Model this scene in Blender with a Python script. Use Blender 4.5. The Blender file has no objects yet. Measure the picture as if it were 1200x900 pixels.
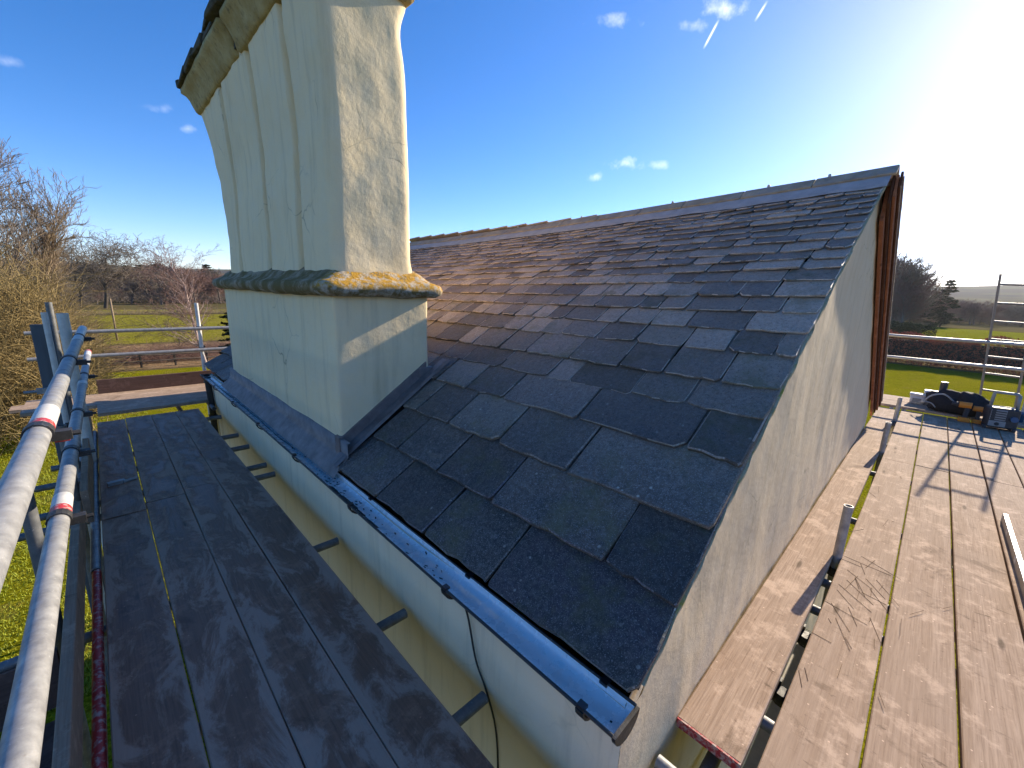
import bpy, math, random
import numpy as np
from mathutils import Vector, Matrix, noise
random.seed(7); RNG = np.random.default_rng(7)
S = bpy.context.scene
COL = S.collection
H = 5.0                                   # eye height above the lawn; coordinates below are relative to eye level

# ------------------------------------------------------------------ camera
AX = ((0.713, 0.128, -0.689), (-0.700, 0.177, -0.692), (0.034, 0.976, 0.216))   # world axes seen in camera space
f_px = 488.0
cx, cy = 600.0, 450.0
def dirc(px, py):
    return Vector(((px-cx)/f_px, -(py-cy)/f_px, -1)).normalized()
Yc = dirc(106, 325); Bc = dirc(1105, 359.5)
Xc = (Bc - Yc*Bc.dot(Yc)).normalized(); Zc = Xc.cross(Yc)
ROT = Matrix((Xc, Yc, Zc))                # camera space -> world space
cam = bpy.data.cameras.new('camera'); camo = bpy.data.objects.new('camera', cam); COL.objects.link(camo)
camo.matrix_world = Matrix.Translation((0, 0, H)) @ ROT.to_4x4()
cam.sensor_fit = 'HORIZONTAL'; cam.sensor_width = 36; cam.lens = 36*f_px/1200
cam.clip_start = 0.02; cam.clip_end = 12000
S.camera = camo
def ray(px, py): return ROT @ dirc(px, py)
def on_z(px, py, z): r = ray(px, py); return r*(z/r.z)
def on_x(px, py, x): r = ray(px, py); return r*(x/r.x)
def on_y(px, py, y): r = ray(px, py); return r*(y/r.y)

# ------------------------------------------------------------------ world and sun
SUN_EL, SUN_AZ = 24.3, -4.6               # azimuth measured from +X towards +Y
W = bpy.data.worlds.new('World'); S.world = W; W.use_nodes = True
wn = W.node_tree.nodes; wl = W.node_tree.links
for n in list(wn): wn.remove(n)
def wnode(t, **k):
    n = wn.new(t)
    for a, b in k.items(): setattr(n, a, b)
    return n
out = wnode('ShaderNodeOutputWorld'); bg = wnode('ShaderNodeBackground')
sky = wnode('ShaderNodeTexSky', sky_type='NISHITA', sun_disc=False)
sky.sun_elevation = math.radians(SUN_EL); sky.sun_rotation = math.radians(90 - SUN_AZ)
sky.altitude = 50; sky.air_density = 0.7; sky.dust_density = 0.16; sky.ozone_density = 3.0
bg.inputs['Strength'].default_value = 0.105
hsv = wnode('ShaderNodeHueSaturation'); hsv.inputs['Saturation'].default_value = 1.36
tint = wnode('ShaderNodeMix', data_type='RGBA', blend_type='MULTIPLY'); tint.inputs['Factor'].default_value = 1.0; tint.inputs['B'].default_value = (1.08, .94, .93, 1)
wl.new(sky.outputs[0], tint.inputs['A']); wl.new(tint.outputs['Result'], hsv.inputs['Color'])
# small wisps of cloud and two vapour trails, by direction
tc = wnode('ShaderNodeTexCoord')
def wmath(op, a, b=None, clamp=False):
    n = wnode('ShaderNodeMath', operation=op, use_clamp=clamp)
    for i, v in enumerate((a, b)):
        if v is None: continue
        if isinstance(v, (int, float)): n.inputs[i].default_value = v
        else: wl.new(v, n.inputs[i])
    return n.outputs[0]
def wdot(v):
    n = wnode('ShaderNodeVectorMath', operation='DOT_PRODUCT'); wl.new(tc.outputs['Generated'], n.inputs[0]); n.inputs[1].default_value = v
    return n.outputs['Value']
nz = wnode('ShaderNodeTexNoise'); nz.inputs['Scale'].default_value = 36; nz.inputs['Detail'].default_value = 7; nz.inputs['Roughness'].default_value = .62
wl.new(tc.outputs['Generated'], nz.inputs['Vector'])
mask = None
CLOUDS = [(845, 10, 36, 15, 1.0), (815, 30, 24, 10, .7), (720, 25, 32, 13, .65), (735, 192, 24, 9, .95), (772, 194, 20, 6, .6), (697, 207, 13, 8, .75), (640, 265, 34, 5, .8),
          (190, 127, 24, 8, .45), (220, 151, 13, 6, .4), (12, 72, 26, 9, .35)]
for (px, py, rx, ry, st) in CLOUDS:
    c = ray(px, py); e1 = (ray(px+5, py)-ray(px-5, py)); e2 = (ray(px, py+5)-ray(px, py-5))
    lx = e1.length/10*rx*.85; ly = e2.length/10*ry*.85
    e1.normalize(); e2 = (e2 - e1*e2.dot(e1)).normalized()
    u = wmath('DIVIDE', wmath('SUBTRACT', wdot(e1), c.dot(e1)), lx); v = wmath('DIVIDE', wmath('SUBTRACT', wdot(e2), c.dot(e2)), ly)
    d = wmath('ADD', wmath('MULTIPLY', u, u), wmath('MULTIPLY', v, v))
    m = wmath('SUBTRACT', 1.0, wmath('POWER', d, .6))
    m = wmath('ADD', m, wmath('MULTIPLY', wmath('SUBTRACT', nz.outputs['Fac'], .5), 3.6))
    m = wmath('MULTIPLY', wmath('POWER', wmath('MULTIPLY', m, .42, True), 1.3), st)
    m = wmath('MULTIPLY', m, wmath('GREATER_THAN', wdot(c), .9))
    mask = m if mask is None else wmath('MAXIMUM', mask, m)
for (x0, y0, x1, y1, w_, st) in [(843, 22, 824, 58, 1.6, .75), (900, 0, 884, 26, 1.6, .7)]:
    p0, p1 = ray(x0, y0), ray(x1, y1); n_ = p0.cross(p1).normalized(); mid = (p0+p1)/2; t_ = (p1-p0); L = t_.length; t_.normalize()
    a = wmath('ABSOLUTE', wdot(n_)); a = wmath('SUBTRACT', 1.0, wmath('DIVIDE', a, .0016*w_), True)
    b = wmath('ABSOLUTE', wmath('SUBTRACT', wdot(t_), mid.dot(t_))); b = wmath('MULTIPLY', wmath('SUBTRACT', L/2, b), 90, True)
    m = wmath('MULTIPLY', wmath('MULTIPLY', a, b), wmath('MULTIPLY', wmath('GREATER_THAN', wdot(mid), .9), st))
    mask = wmath('MAXIMUM', mask, m)
mixc = wnode('ShaderNodeMix', data_type='RGBA'); mixc.inputs['B'].default_value = (7.2, 7.3, 7.6, 1)
wl.new(hsv.outputs[0], mixc.inputs['A']); wl.new(mask, mixc.inputs['Factor'])
wl.new(mixc.outputs['Result'], bg.inputs['Color']); wl.new(bg.outputs[0], out.inputs['Surface'])

sun = bpy.data.lights.new('sun', 'SUN'); sun.energy = 3.75; sun.angle = math.radians(.53); sun.color = (1.0, .87, .68)
suno = bpy.data.objects.new('sun', sun); COL.objects.link(suno)
ce, se = math.cos(math.radians(SUN_EL)), math.sin(math.radians(SUN_EL))
SUND = Vector((ce*math.cos(math.radians(SUN_AZ)), ce*math.sin(math.radians(SUN_AZ)), se))
suno.rotation_euler = SUND.to_track_quat('Z', 'Y').to_euler(); suno.location = SUND*60 + Vector((0, 0, H))
S.view_settings.view_transform = 'Standard'; S.view_settings.look = 'None'
S.view_settings.exposure = 1.38; S.view_settings.gamma = 1.0; S.view_settings.use_curve_mapping = False
S.render.engine = 'CYCLES'

# ------------------------------------------------------------------ helpers: materials
def lin(r, g, b):
    return tuple((c/255/12.92 if c/255 <= .04045 else ((c/255+.055)/1.055)**2.4) for c in (r, g, b)) + (1,)
class M:
    """small wrapper that builds a node material"""
    def __init__(s, name, rough=.8, metal=0.0, spec=.5):
        s.m = bpy.data.materials.new(name); s.m.use_nodes = True
        s.n = s.m.node_tree.nodes; s.l = s.m.node_tree.links
        s.b = s.n['Principled BSDF']; s.b.inputs['Roughness'].default_value = rough; s.b.inputs['Metallic'].default_value = metal
        s.b.inputs['Specular IOR Level'].default_value = spec
        s.geo = s.n.new('ShaderNodeNewGeometry'); s.oi = s.n.new('ShaderNodeObjectInfo'); s.pos = None
    def vec(s, scale=(1, 1, 1), rnd=0.0, src=None):
        v = src or s.geo.outputs['Position']
        if rnd:
            c = s.n.new('ShaderNodeVectorMath'); c.operation = 'SCALE'; c.inputs[0].default_value = (rnd, rnd*1.7, rnd*.6); s.l.new(s.oi.outputs['Random'], c.inputs['Scale'])
            a = s.n.new('ShaderNodeVectorMath'); a.operation = 'ADD'; s.l.new(v, a.inputs[0]); s.l.new(c.outputs[0], a.inputs[1]); v = a.outputs[0]
        k = s.n.new('ShaderNodeVectorMath'); k.operation = 'MULTIPLY'; s.l.new(v, k.inputs[0]); k.inputs[1].default_value = scale
        return k.outputs[0]
    def noise(s, v, scale=5, detail=5, rough=.6, dist=0.0):
        t = s.n.new('ShaderNodeTexNoise'); s.l.new(v, t.inputs['Vector'])
        t.inputs['Scale'].default_value = scale; t.inputs['Detail'].default_value = detail; t.inputs['Roughness'].default_value = rough; t.inputs['Distortion'].default_value = dist
        return t.outputs['Fac']
    def voro(s, v, scale=5, feature='F1', rnd=1.0):
        t = s.n.new('ShaderNodeTexVoronoi'); t.feature = feature; s.l.new(v, t.inputs['Vector']); t.inputs['Scale'].default_value = scale; t.inputs['Randomness'].default_value = rnd
        return t.outputs['Distance']
    def ramp(s, fac, stops):
        r = s.n.new('ShaderNodeValToRGB'); e = r.color_ramp.elements
        while len(e) < len(stops): e.new(.5)
        for i, (p, c) in enumerate(stops):
            e[i].position = p; e[i].color = c if isinstance(c, tuple) else (c, c, c, 1)
        s.l.new(fac, r.inputs[0]); return r.outputs[0]
    def mix(s, fac, a, b, mode='MIX'):
        n = s.n.new('ShaderNodeMix'); n.data_type = 'RGBA'; n.blend_type = mode
        for key, v in (('Factor', fac), ('A', a), ('B', b)):
            i = n.inputs[key] if key == 'Factor' else [q for q in n.inputs if q.name == key and q.type == 'RGBA'][0]
            if isinstance(v, (int, float)): i.default_value = v
            elif isinstance(v, tuple): i.default_value = v
            else: s.l.new(v, i)
        return [o for o in n.outputs if o.type == 'RGBA'][0]
    def math(s, op, a, b=None, clamp=False):
        n = s.n.new('ShaderNodeMath'); n.operation = op; n.use_clamp = clamp
        for i, v in enumerate((a, b)):
            if v is None: continue
            if isinstance(v, (int, float)): n.inputs[i].default_value = v
            else: s.l.new(v, n.inputs[i])
        return n.outputs[0]
    def sep(s, v=None):
        n = s.n.new('ShaderNodeSeparateXYZ'); s.l.new(v or s.geo.outputs['Position'], n.inputs[0]); return n.outputs
    def attr(s, name):
        n = s.n.new('ShaderNodeAttribute'); n.attribute_name = name; return n
    def color(s, c):
        if isinstance(c, tuple): s.b.inputs['Base Color'].default_value = c
        else: s.l.new(c, s.b.inputs['Base Color'])
        return s
    def rough(s, r): s.l.new(r, s.b.inputs['Roughness']); return s
    def bump(s, h, strength=.5, dist=.01):
        n = s.n.new('ShaderNodeBump'); n.inputs['Strength'].default_value = strength; n.inputs['Distance'].default_value = dist; s.l.new(h, n.inputs['Height'])
        if s.b.inputs['Normal'].is_linked:
            s.l.new(s.b.inputs['Normal'].links[0].from_socket, n.inputs['Normal'])
        s.l.new(n.outputs[0], s.b.inputs['Normal']); return s

MAT = {}
# limewashed render of the cottage and chimney
def render_mat(name, base, dirty, fine=1.0, bstr=.5, crack=.7):
    m = M(name, .9, spec=.25); v = m.vec()
    big = m.noise(v, 1.7, 6, .65); mid = m.noise(v, 9, 6, .6); fin = m.noise(v, 160, 5, .75); streak = m.noise(m.vec((9, 9, .7)), 1.4, 6, .65)
    c = m.mix(m.ramp(big, [(.38, 0.0), (.72, .5)]), base, dirty)
    c = m.mix(m.ramp(streak, [(.52, 0.0), (.78, .5)]), c, tuple(x*.62 for x in dirty[:3])+(1,))
    c = m.mix(m.ramp(mid, [(.3, .18), (.6, 0.0)]), c, (.72, .68, .58, 1))
    wv_ = m.n.new('ShaderNodeVectorMath'); wv_.operation = 'MULTIPLY_ADD'; wn2 = m.n.new('ShaderNodeTexNoise'); m.l.new(v, wn2.inputs['Vector']); wn2.inputs['Scale'].default_value = 6; m.l.new(wn2.outputs['Color'], wv_.inputs[0]); wv_.inputs[1].default_value = (.10, .10, .10); m.l.new(v, wv_.inputs[2])
    cr = m.voro(wv_.outputs[0], 1.7, 'DISTANCE_TO_EDGE'); crk = m.math('MULTIPLY', m.ramp(cr, [(.0, crack), (.006, 0.0)]), m.ramp(m.noise(v, 1.3, 3), [(.5, 0.0), (.58, 1.0)]))
    c = m.mix(crk, c, (.16, .13, .085, 1)); c = m.mix(m.ramp(fin, [(.62, 0.0), (.72, .45)]), c, tuple(x*.5 for x in dirty[:3])+(1,))
    m.color(c).bump(m.noise(v, 5, 5, .6), bstr, .03*fine); m.bump(mid, bstr*.8, .012*fine); m.bump(fin, bstr, .003*fine)
    return m.m
MAT['chimney'] = render_mat('chimney_render', (.88, .71, .43, 1), (.76, .585, .33, 1), .7, .5)
MAT['wall'] = render_mat('wall_render', (.84, .68, .46, 1), (.70, .54, .33, 1), .4, .35, .15)
MAT['gable'] = render_mat('gable_render', (.68, .53, .34, 1), (.55, .42, .26, 1), .5, .45, .4)

def slate_mat():
    m = M('slate', .62, spec=.5); a = m.attr('rnd'); rs = m.sep(a.outputs['Vector'])
    off = m.n.new('ShaderNodeVectorMath'); off.operation = 'MULTIPLY_ADD'; m.l.new(a.outputs['Vector'], off.inputs[0]); off.inputs[1].default_value = (37, 53, 71); m.l.new(m.geo.outputs['Position'], off.inputs[2])
    v = off.outputs[0]
    c = m.ramp(rs[0], [(0.0, (.040, .031, .025, 1)), (.2, (.060, .048, .038, 1)), (.38, (.078, .056, .046, 1)), (.55, (.094, .066, .038, 1)), (.7, (.070, .050, .056, 1)), (.86, (.075, .072, .050, 1)), (1.0, (.13, .105, .08, 1))])
    n1 = m.noise(v, 7, 7, .68); n2 = m.noise(v, 45, 6, .7); n3 = m.noise(v, 240, 3, .6)
    c = m.mix(m.ramp(n1, [(.40, .85), (.56, 0.0)]), c, (.030, .026, .022, 1))
    c = m.mix(m.ramp(n2, [(.46, 0.0), (.7, .7)]), c, (.17, .15, .13, 1))
    # warm lens flare put into the colour: higher courses go lighter and browner
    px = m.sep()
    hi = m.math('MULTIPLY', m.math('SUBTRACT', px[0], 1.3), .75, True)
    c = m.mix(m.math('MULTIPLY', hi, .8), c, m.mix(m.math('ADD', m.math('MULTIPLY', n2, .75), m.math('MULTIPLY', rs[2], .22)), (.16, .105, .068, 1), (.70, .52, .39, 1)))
    # pale lichen spots and mineral specks
    sp = m.voro(v, 19); big = m.noise(v, 2.4, 3)
    c = m.mix(m.math('MULTIPLY', m.ramp(sp, [(.07, .8), (.15, 0.0)]), m.ramp(big, [(.46, 0.0), (.58, 1.0)])), c, (.42, .39, .32, 1))
    c = m.mix(m.ramp(n3, [(.55, 0.0), (.68, .9)]), c, (.30, .28, .26, 1))
    n4 = m.noise(v, 95, 4, .7); c = m.mix(m.ramp(n4, [(.30, .7), (.46, 0.0)]), c, (.012, .011, .010, 1))
    c = m.mix(m.math('MULTIPLY', m.ramp(m.noise(v, 4, 6, .72), [(.50, 0.0), (.64, .7)]), rs[1]), c, (.11, .095, .03, 1))
    c = m.mix(m.math('MULTIPLY', m.ramp(m.noise(m.vec((9, 2.2, 9), 0, v), 1.6, 7, .75), [(.55, 0.0), (.66, .6)]), m.math('SUBTRACT', 1.0, rs[1])), c, (.20, .155, .11, 1))
    tone = m.ramp(rs[2], [(0.0, .60), (.45, .98), (.86, 1.45), (1.0, 2.0)])
    c = m.mix(1.0, c, tone, 'MULTIPLY')
    m.color(c); m.rough(m.ramp(n1, [(.3, .42), (.7, .78)]))
    m.bump(m.noise(v, 12, 8, .72, 1.2), .9, .014); m.bump(n2, .6, .004); m.bump(n3, .5, .0018)
    return m.m
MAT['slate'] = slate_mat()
m = M('roof_underlay', .95); m.color((.02, .018, .016, 1)); MAT['under'] = m.m

def lead_mat(name, c0, c1, rough=.42, metal=.35):
    m = M(name, rough, metal); v = m.vec((1, 1, 1), 3)
    c = m.mix(m.ramp(m.noise(v, 9, 6, .65), [(.35, 0.0), (.7, 1.0)]), c0, c1)
    c = m.mix(m.ramp(m.noise(v, 70, 4, .7), [(.66, 0.0), (.76, .6)]), c, (.35, .36, .38, 1))
    m.color(c).bump(m.noise(v, 14, 4, .6), .35, .01); m.rough(m.ramp(m.noise(v, 16, 4), [(.3, rough-.1), (.7, rough+.2)])); return m.m
MAT['lead'] = lead_mat('lead', (.15, .125, .115, 1), (.25, .215, .20, 1), .5, .2)
MAT['ridge_lead'] = lead_mat('ridge_lead', (.34, .31, .30, 1), (.48, .44, .42, 1), .55, .1)
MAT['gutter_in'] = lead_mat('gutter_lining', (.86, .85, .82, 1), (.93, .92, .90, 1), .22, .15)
MAT['gutter_out'] = lead_mat('gutter_black', (.012, .012, .014, 1), (.03, .028, .026, 1), .4, 0.0)
MAT['silt'] = lead_mat('gutter_silt', (.012, .010, .008, 1), (.03, .024, .018, 1), .55, 0.0)

def wood_mat(name, axis, c0, c1, c2, wet=0.0, rough=.75, knots=True, marks=.6):
    m = M(name, rough, spec=.3 if wet else .03)
    st = [26, 26, 26]; st[axis] = 1.1
    v = m.vec(tuple(st), 9); vi = m.vec((1, 1, 1), 5)
    g = m.noise(v, 1.0, 8, .7, .15); fine_st = [150, 150, 150]; fine_st[axis] = 5
    fg = m.noise(m.vec(tuple(fine_st), 3), 1.0, 4, .7)
    c = m.mix(m.ramp(g, [(.3, 0.0), (.7, 1.0)]), c0, c1)
    c = m.mix(m.ramp(fg, [(.42, 0.0), (.68, .6)]), c, c2)
    cs = [9, 9, 9]; cs[axis] = 30                       # saw and scuff marks across the grain
    c = m.mix(m.ramp(m.noise(m.vec(tuple(cs), 7), .8, 6, .75, .4), [(.60, 0.0), (.70, marks)]), c, tuple(x*.42 for x in c0[:3])+(1,))
    c = m.mix(m.ramp(m.noise(vi, 2.3, 5, .6), [(.42, 0.0), (.72, .5)]), c, tuple(x*.72 for x in c1[:3])+(1,))
    c = m.mix(m.ramp(m.noise(vi, 60, 3, .5), [(.70, 0.0), (.76, .7)]), c, tuple(x*.35 for x in c0[:3])+(1,))
    c = m.mix(m.math('MULTIPLY', m.math('SUBTRACT', m.oi.outputs['Random'], .2), .35, True), c, tuple(x*.7 for x in c1[:3])+(1,))
    sc_ = m.noise(vi, 7, 8, .75); c = m.mix(m.ramp(sc_, [(.52, 0.0), (.62, .5)]), c, tuple(min(1, x*1.35) for x in c1[:3])+(1,))
    c = m.mix(m.ramp(m.noise(vi, 3.1, 8, .72, .8), [(.58, 0.0), (.66, .55)]), c, tuple(x*.5 for x in c0[:3])+(1,))
    c = m.mix(m.ramp(m.voro(vi, 21), [(.05, .6), (.09, 0.0)]), c, tuple(min(1, x*1.8) for x in c1[:3])+(1,))
    tk = [7.0, 7.0, 7.0]; tk[axis] = 1.6; kn = m.voro(m.vec(tuple(tk), 11), 1.0); c = m.mix(m.ramp(kn, [(.05, .75), (.11, 0.0)]), c, tuple(x*.3 for x in c0[:3])+(1,))
    if wet:
        ws = [2.2, 2.2, 2.2]; ws[axis] = .9
        tcn = m.n.new('ShaderNodeTexCoord'); ed_ = m.math('POWER', m.math('MULTIPLY', m.math('ABSOLUTE', m.sep(tcn.outputs['Object'])[1-axis]), 9.0), 3.0)
        wn_ = m.math('SUBTRACT', m.noise(m.vec(tuple(ws), 5), 3.2, 8, .72, .6), m.math('MULTIPLY', ed_, .13)); w = m.ramp(wn_, [(.40, 1.0), (.50, 0.0)])
        c = m.mix(m.math('MULTIPLY', w, wet), c, m.mix(fg, (.38, .24, .17, 1), (.56, .40, .30, 1)))
        m.rough(m.ramp(wn_, [(.45, .8), (.53, .42)]))
    m.color(c).bump(g, .45, .006); m.bump(fg, .5, .0018); m.bump(m.noise(vi, 18, 5), .3, .003)
    return m.m
MAT['boardX'] = wood_mat('board_dry_x', 0, (.325, .225, .155, 1), (.485, .36, .27, 1), (.17, .11, .072, 1), marks=.95)
MAT['boardYd'] = wood_mat('board_dry_y', 1, (.325, .225, .155, 1), (.485, .36, .27, 1), (.17, .11, .072, 1), marks=.95)
MAT['boardY'] = wood_mat('board_wet_y', 1, (.21, .105, .062, 1), (.29, .155, .098, 1), (.10, .05, .03, 1), wet=.7, rough=.5, marks=.35)
MAT['toeY'] = wood_mat('toe_y', 1, (.30, .19, .125, 1), (.42, .28, .19, 1), (.17, .10, .065, 1))
MAT['toeX'] = wood_mat('toe_x', 0, (.115, .068, .052, 1), (.16, .10, .08, 1), (.07, .04, .03, 1))
MAT['barge'] = wood_mat('bargeboard', 0, (.28, .105, .06, 1), (.40, .18, .105, 1), (.15, .055, .032, 1), marks=.25)
MAT['barge_dark'] = wood_mat('bargeboard_dark', 0, (.085, .04, .028, 1), (.13, .065, .045, 1), (.05, .025, .018, 1), marks=.2)
m = M('red_paint', .6); m.color(m.mix(m.ramp(m.noise(m.vec(), 60, 5), [(.45, 0.0), (.6, 1.0)]), (.38, .02, .025, 1), (.45, .33, .27, 1))); MAT['red'] = m.m
m = M('red_plastic', .45); m.color(m.mix(m.ramp(m.noise(m.vec(), 50, 5), [(.5, 0.0), (.62, .8)]), (.42, .03, .03, 1), (.45, .36, .33, 1))); MAT['redband'] = m.m
def tube_mat(name, c0, c1, rough=.42, metal=.55):
    m = M(name, rough, metal); v = m.vec((1, 1, 1), 5)
    c = m.mix(m.ramp(m.noise(v, 22, 6, .65), [(.35, 0.0), (.68, 1.0)]), c0, c1)
    c = m.mix(m.ramp(m.noise(v, 90, 5, .7), [(.62, 0.0), (.74, .7)]), c, (.62, .62, .60, 1))
    c = m.mix(m.ramp(m.noise(v, 35, 5, .7), [(.66, 0.0), (.76, .6)]), c, (.16, .11, .08, 1))
    m.color(c).bump(m.noise(v, 60, 4), .25, .002); m.rough(m.ramp(m.noise(v, 30, 4), [(.3, rough-.08), (.7, rough+.2)])); return m.m
MAT['tube'] = tube_mat('galvanised_tube', (.24, .235, .235, 1), (.40, .395, .385, 1), .48, .35)
MAT['tube_dark'] = tube_mat('old_tube', (.13, .135, .14, 1), (.22, .22, .22, 1), .5, .45)
MAT['tube_pale'] = tube_mat('pale_tube', (.52, .51, .48, 1), (.66, .65, .62, 1), .5, .15)
MAT['coupler'] = tube_mat('coupler_steel', (.035, .035, .038, 1), (.09, .085, .08, 1), .5, .5)
m = M('upright_plank', .7); v = m.vec((30, 30, 2)); m.color(m.mix(m.noise(v, 1, 6), (.06, .072, .085, 1), (.14, .155, .17, 1))).bump(m.noise(v, 1, 6), .4, .005); MAT['plank_grey'] = m.m
def ledge_mat():
    m = M('ledge_stone', .95, spec=.2); v = m.vec(); g = m.sep(m.geo.outputs['Normal'])
    c = m.mix(m.ramp(m.noise(v, 14, 7, .7), [(.3, 0.0), (.7, 1.0)]), (.20, .15, .085, 1), (.50, .41, .28, 1))
    c = m.mix(m.ramp(m.noise(v, 5, 6, .7), [(.42, 0.0), (.56, .85)]), c, (.15, .11, .03, 1))
    # moss on the side away from the sun, orange lichen on the sunward end
    sunny = m.math('MULTIPLY', m.math('SUBTRACT', 2.66, m.sep()[1]), 14, True)
    li = m.math('MULTIPLY', m.ramp(m.noise(v, 19, 8, .78), [(.40, 0.0), (.47, 1.0)]), m.math('MULTIPLY', m.math('ADD', g[2], .18), 2.2, True))
    c = m.mix(m.math('MULTIPLY', li, sunny), c, m.mix(m.noise(v, 60, 4), (.42, .20, .015, 1), (.55, .33, .05, 1)))
    c = m.mix(m.math('MULTIPLY', sunny, m.ramp(m.noise(v, 25, 5), [(.46, 0.0), (.6, .8)])), c, (.50, .46, .38, 1))
    m.color(c).bump(m.noise(v, 22, 7, .7), .9, .02); m.bump(m.noise(v, 120, 4), .6, .004); return m.m
MAT['ledge'] = ledge_mat()
m = M('cap_cove', .95, spec=.2); v = m.vec(); c = m.mix(m.ramp(m.noise(v, 5, 6, .7), [(.35, 0.0), (.65, 1.0)]), (.50, .40, .20, 1), (.34, .24, .085, 1))
c = m.mix(m.ramp(m.noise(v, 16, 6, .7), [(.55, 0.0), (.7, .8)]), c, (.12, .10, .06, 1)); m.color(c).bump(m.noise(v, 25, 6), .7, .012); MAT['cove'] = m.m
m = M('cap_slab', .95, spec=.2); v = m.vec(); c = m.mix(m.ramp(m.noise(v, 12, 7, .7), [(.3, 0.0), (.7, 1.0)]), (.045, .042, .03, 1), (.14, .125, .085, 1)); m.color(c).bump(m.noise(v, 30, 7), .9, .02); MAT['slab'] = m.m
m = M('mortar', .95, spec=.2); v = m.vec(); c = m.mix(m.ramp(m.noise(v, 20, 6, .7), [(.35, 0.0), (.65, 1.0)]), (.34, .28, .16, 1), (.50, .44, .30, 1)); c = m.mix(m.ramp(m.noise(v, 9, 6, .7), [(.55, 0.0), (.66, .9)]), c, (.42, .33, .05, 1)); m.color(c).bump(m.noise(v, 45, 6), .9, .012); MAT['mortar'] = m.m
m = M('ridge_tile', .9); v = m.vec(); c = m.mix(m.ramp(m.noise(v, 7, 7, .7), [(.3, 0.0), (.7, 1.0)]), (.26, .19, .12, 1), (.52, .40, .27, 1)); c = m.mix(m.ramp(m.noise(v, 3, 6, .7), [(.48, 0.0), (.62, .8)]), c, (.28, .25, .23, 1)); m.color(c).bump(m.noise(v, 30, 6), .6, .01); MAT['ridge'] = m.m
def plain(name, c, rough=.6, metal=0.0, var=.25, sc=30):
    m = M(name, rough, metal); v = m.vec((1, 1, 1), 4)
    m.color(m.mix(m.ramp(m.noise(v, sc, 5, .65), [(.3, 0.0), (.7, 1.0)]), c, tuple(x*(1-var) for x in c[:3])+(1,))).bump(m.noise(v, sc*3, 4), .25, .002); return m.m
MAT['black'] = plain('black_cloth', (.022, .021, .024, 1), .85, 0, .5)
MAT['orange'] = plain('tool_yellow', (.75, .26, .02, 1), .5)
MAT['darkpl'] = plain('dark_plastic', (.03, .033, .04, 1), .5)
MAT['greypl'] = plain('grey_plastic', (.30, .31, .31, 1), .5)
MAT['whitepl'] = plain('white_plastic', (.72, .72, .70, 1), .5)
MAT['bluepl'] = plain('blue_plastic', (.03, .10, .22, 1), .5)
MAT['palebd'] = plain('pale_sheet', (.60, .55, .48, 1), .8)
MAT['alu'] = plain('aluminium', (.40, .40, .40, 1), .42, .7)
MAT['cable'] = plain('cable', (.02, .02, .022, 1), .5)

# ------------------------------------------------------------------ helpers: objects
def link(o, parent=None):
    COL.objects.link(o)
    if parent: o.parent = parent
    return o
def wloc(o):
    v = Vector(o.location)
    while o.parent: o = o.parent; v += o.location
    return v
def tag(o, label, cat, group=None, kind=None):
    if label: o['label'] = label
    if cat: o['category'] = cat
    if group: o['group'] = group
    if kind: o['kind'] = kind
    return o
def thing(name, loc, label, cat, group=None):
    o = bpy.data.objects.new(name, None); o.empty_display_size = .2; o.location = (loc[0], loc[1], loc[2]+H)
    link(o); return tag(o, label, cat, group)
def mk(name, vs, fs, mat, parent=None, smooth=False, bevel=0.0):
    """vs are eye-relative coordinates; the object's origin goes to the middle of its base"""
    vs = np.asarray(vs, float)
    lo, hi = vs.min(0), vs.max(0); c = np.array([(lo[0]+hi[0])/2, (lo[1]+hi[1])/2, lo[2]])
    me = bpy.data.meshes.new(name); me.from_pydata((vs-c).tolist(), [], [tuple(f) for f in fs]); me.update()
    if mat: me.materials.append(MAT[mat] if isinstance(mat, str) else mat)
    if smooth:
        me.polygons.foreach_set('use_smooth', [True]*len(me.polygons))
    o = bpy.data.objects.new(name, me); w = Vector(c) + Vector((0, 0, H))
    link(o, parent); o.location = w - (wloc(parent) if parent else Vector())
    if bevel:
        b = o.modifiers.new('bevel', 'BEVEL'); b.width = bevel; b.segments = 2; b.limit_method = 'ANGLE'
    return o
BOXF = [(0, 3, 2, 1), (4, 5, 6, 7), (0, 1, 5, 4), (1, 2, 6, 5), (2, 3, 7, 6), (3, 0, 4, 7)]
def boxv(x0, x1, y0, y1, z0, z1):
    return [(x0, y0, z0), (x1, y0, z0), (x1, y1, z0), (x0, y1, z0), (x0, y0, z1), (x1, y0, z1), (x1, y1, z1), (x0, y1, z1)]
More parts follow.
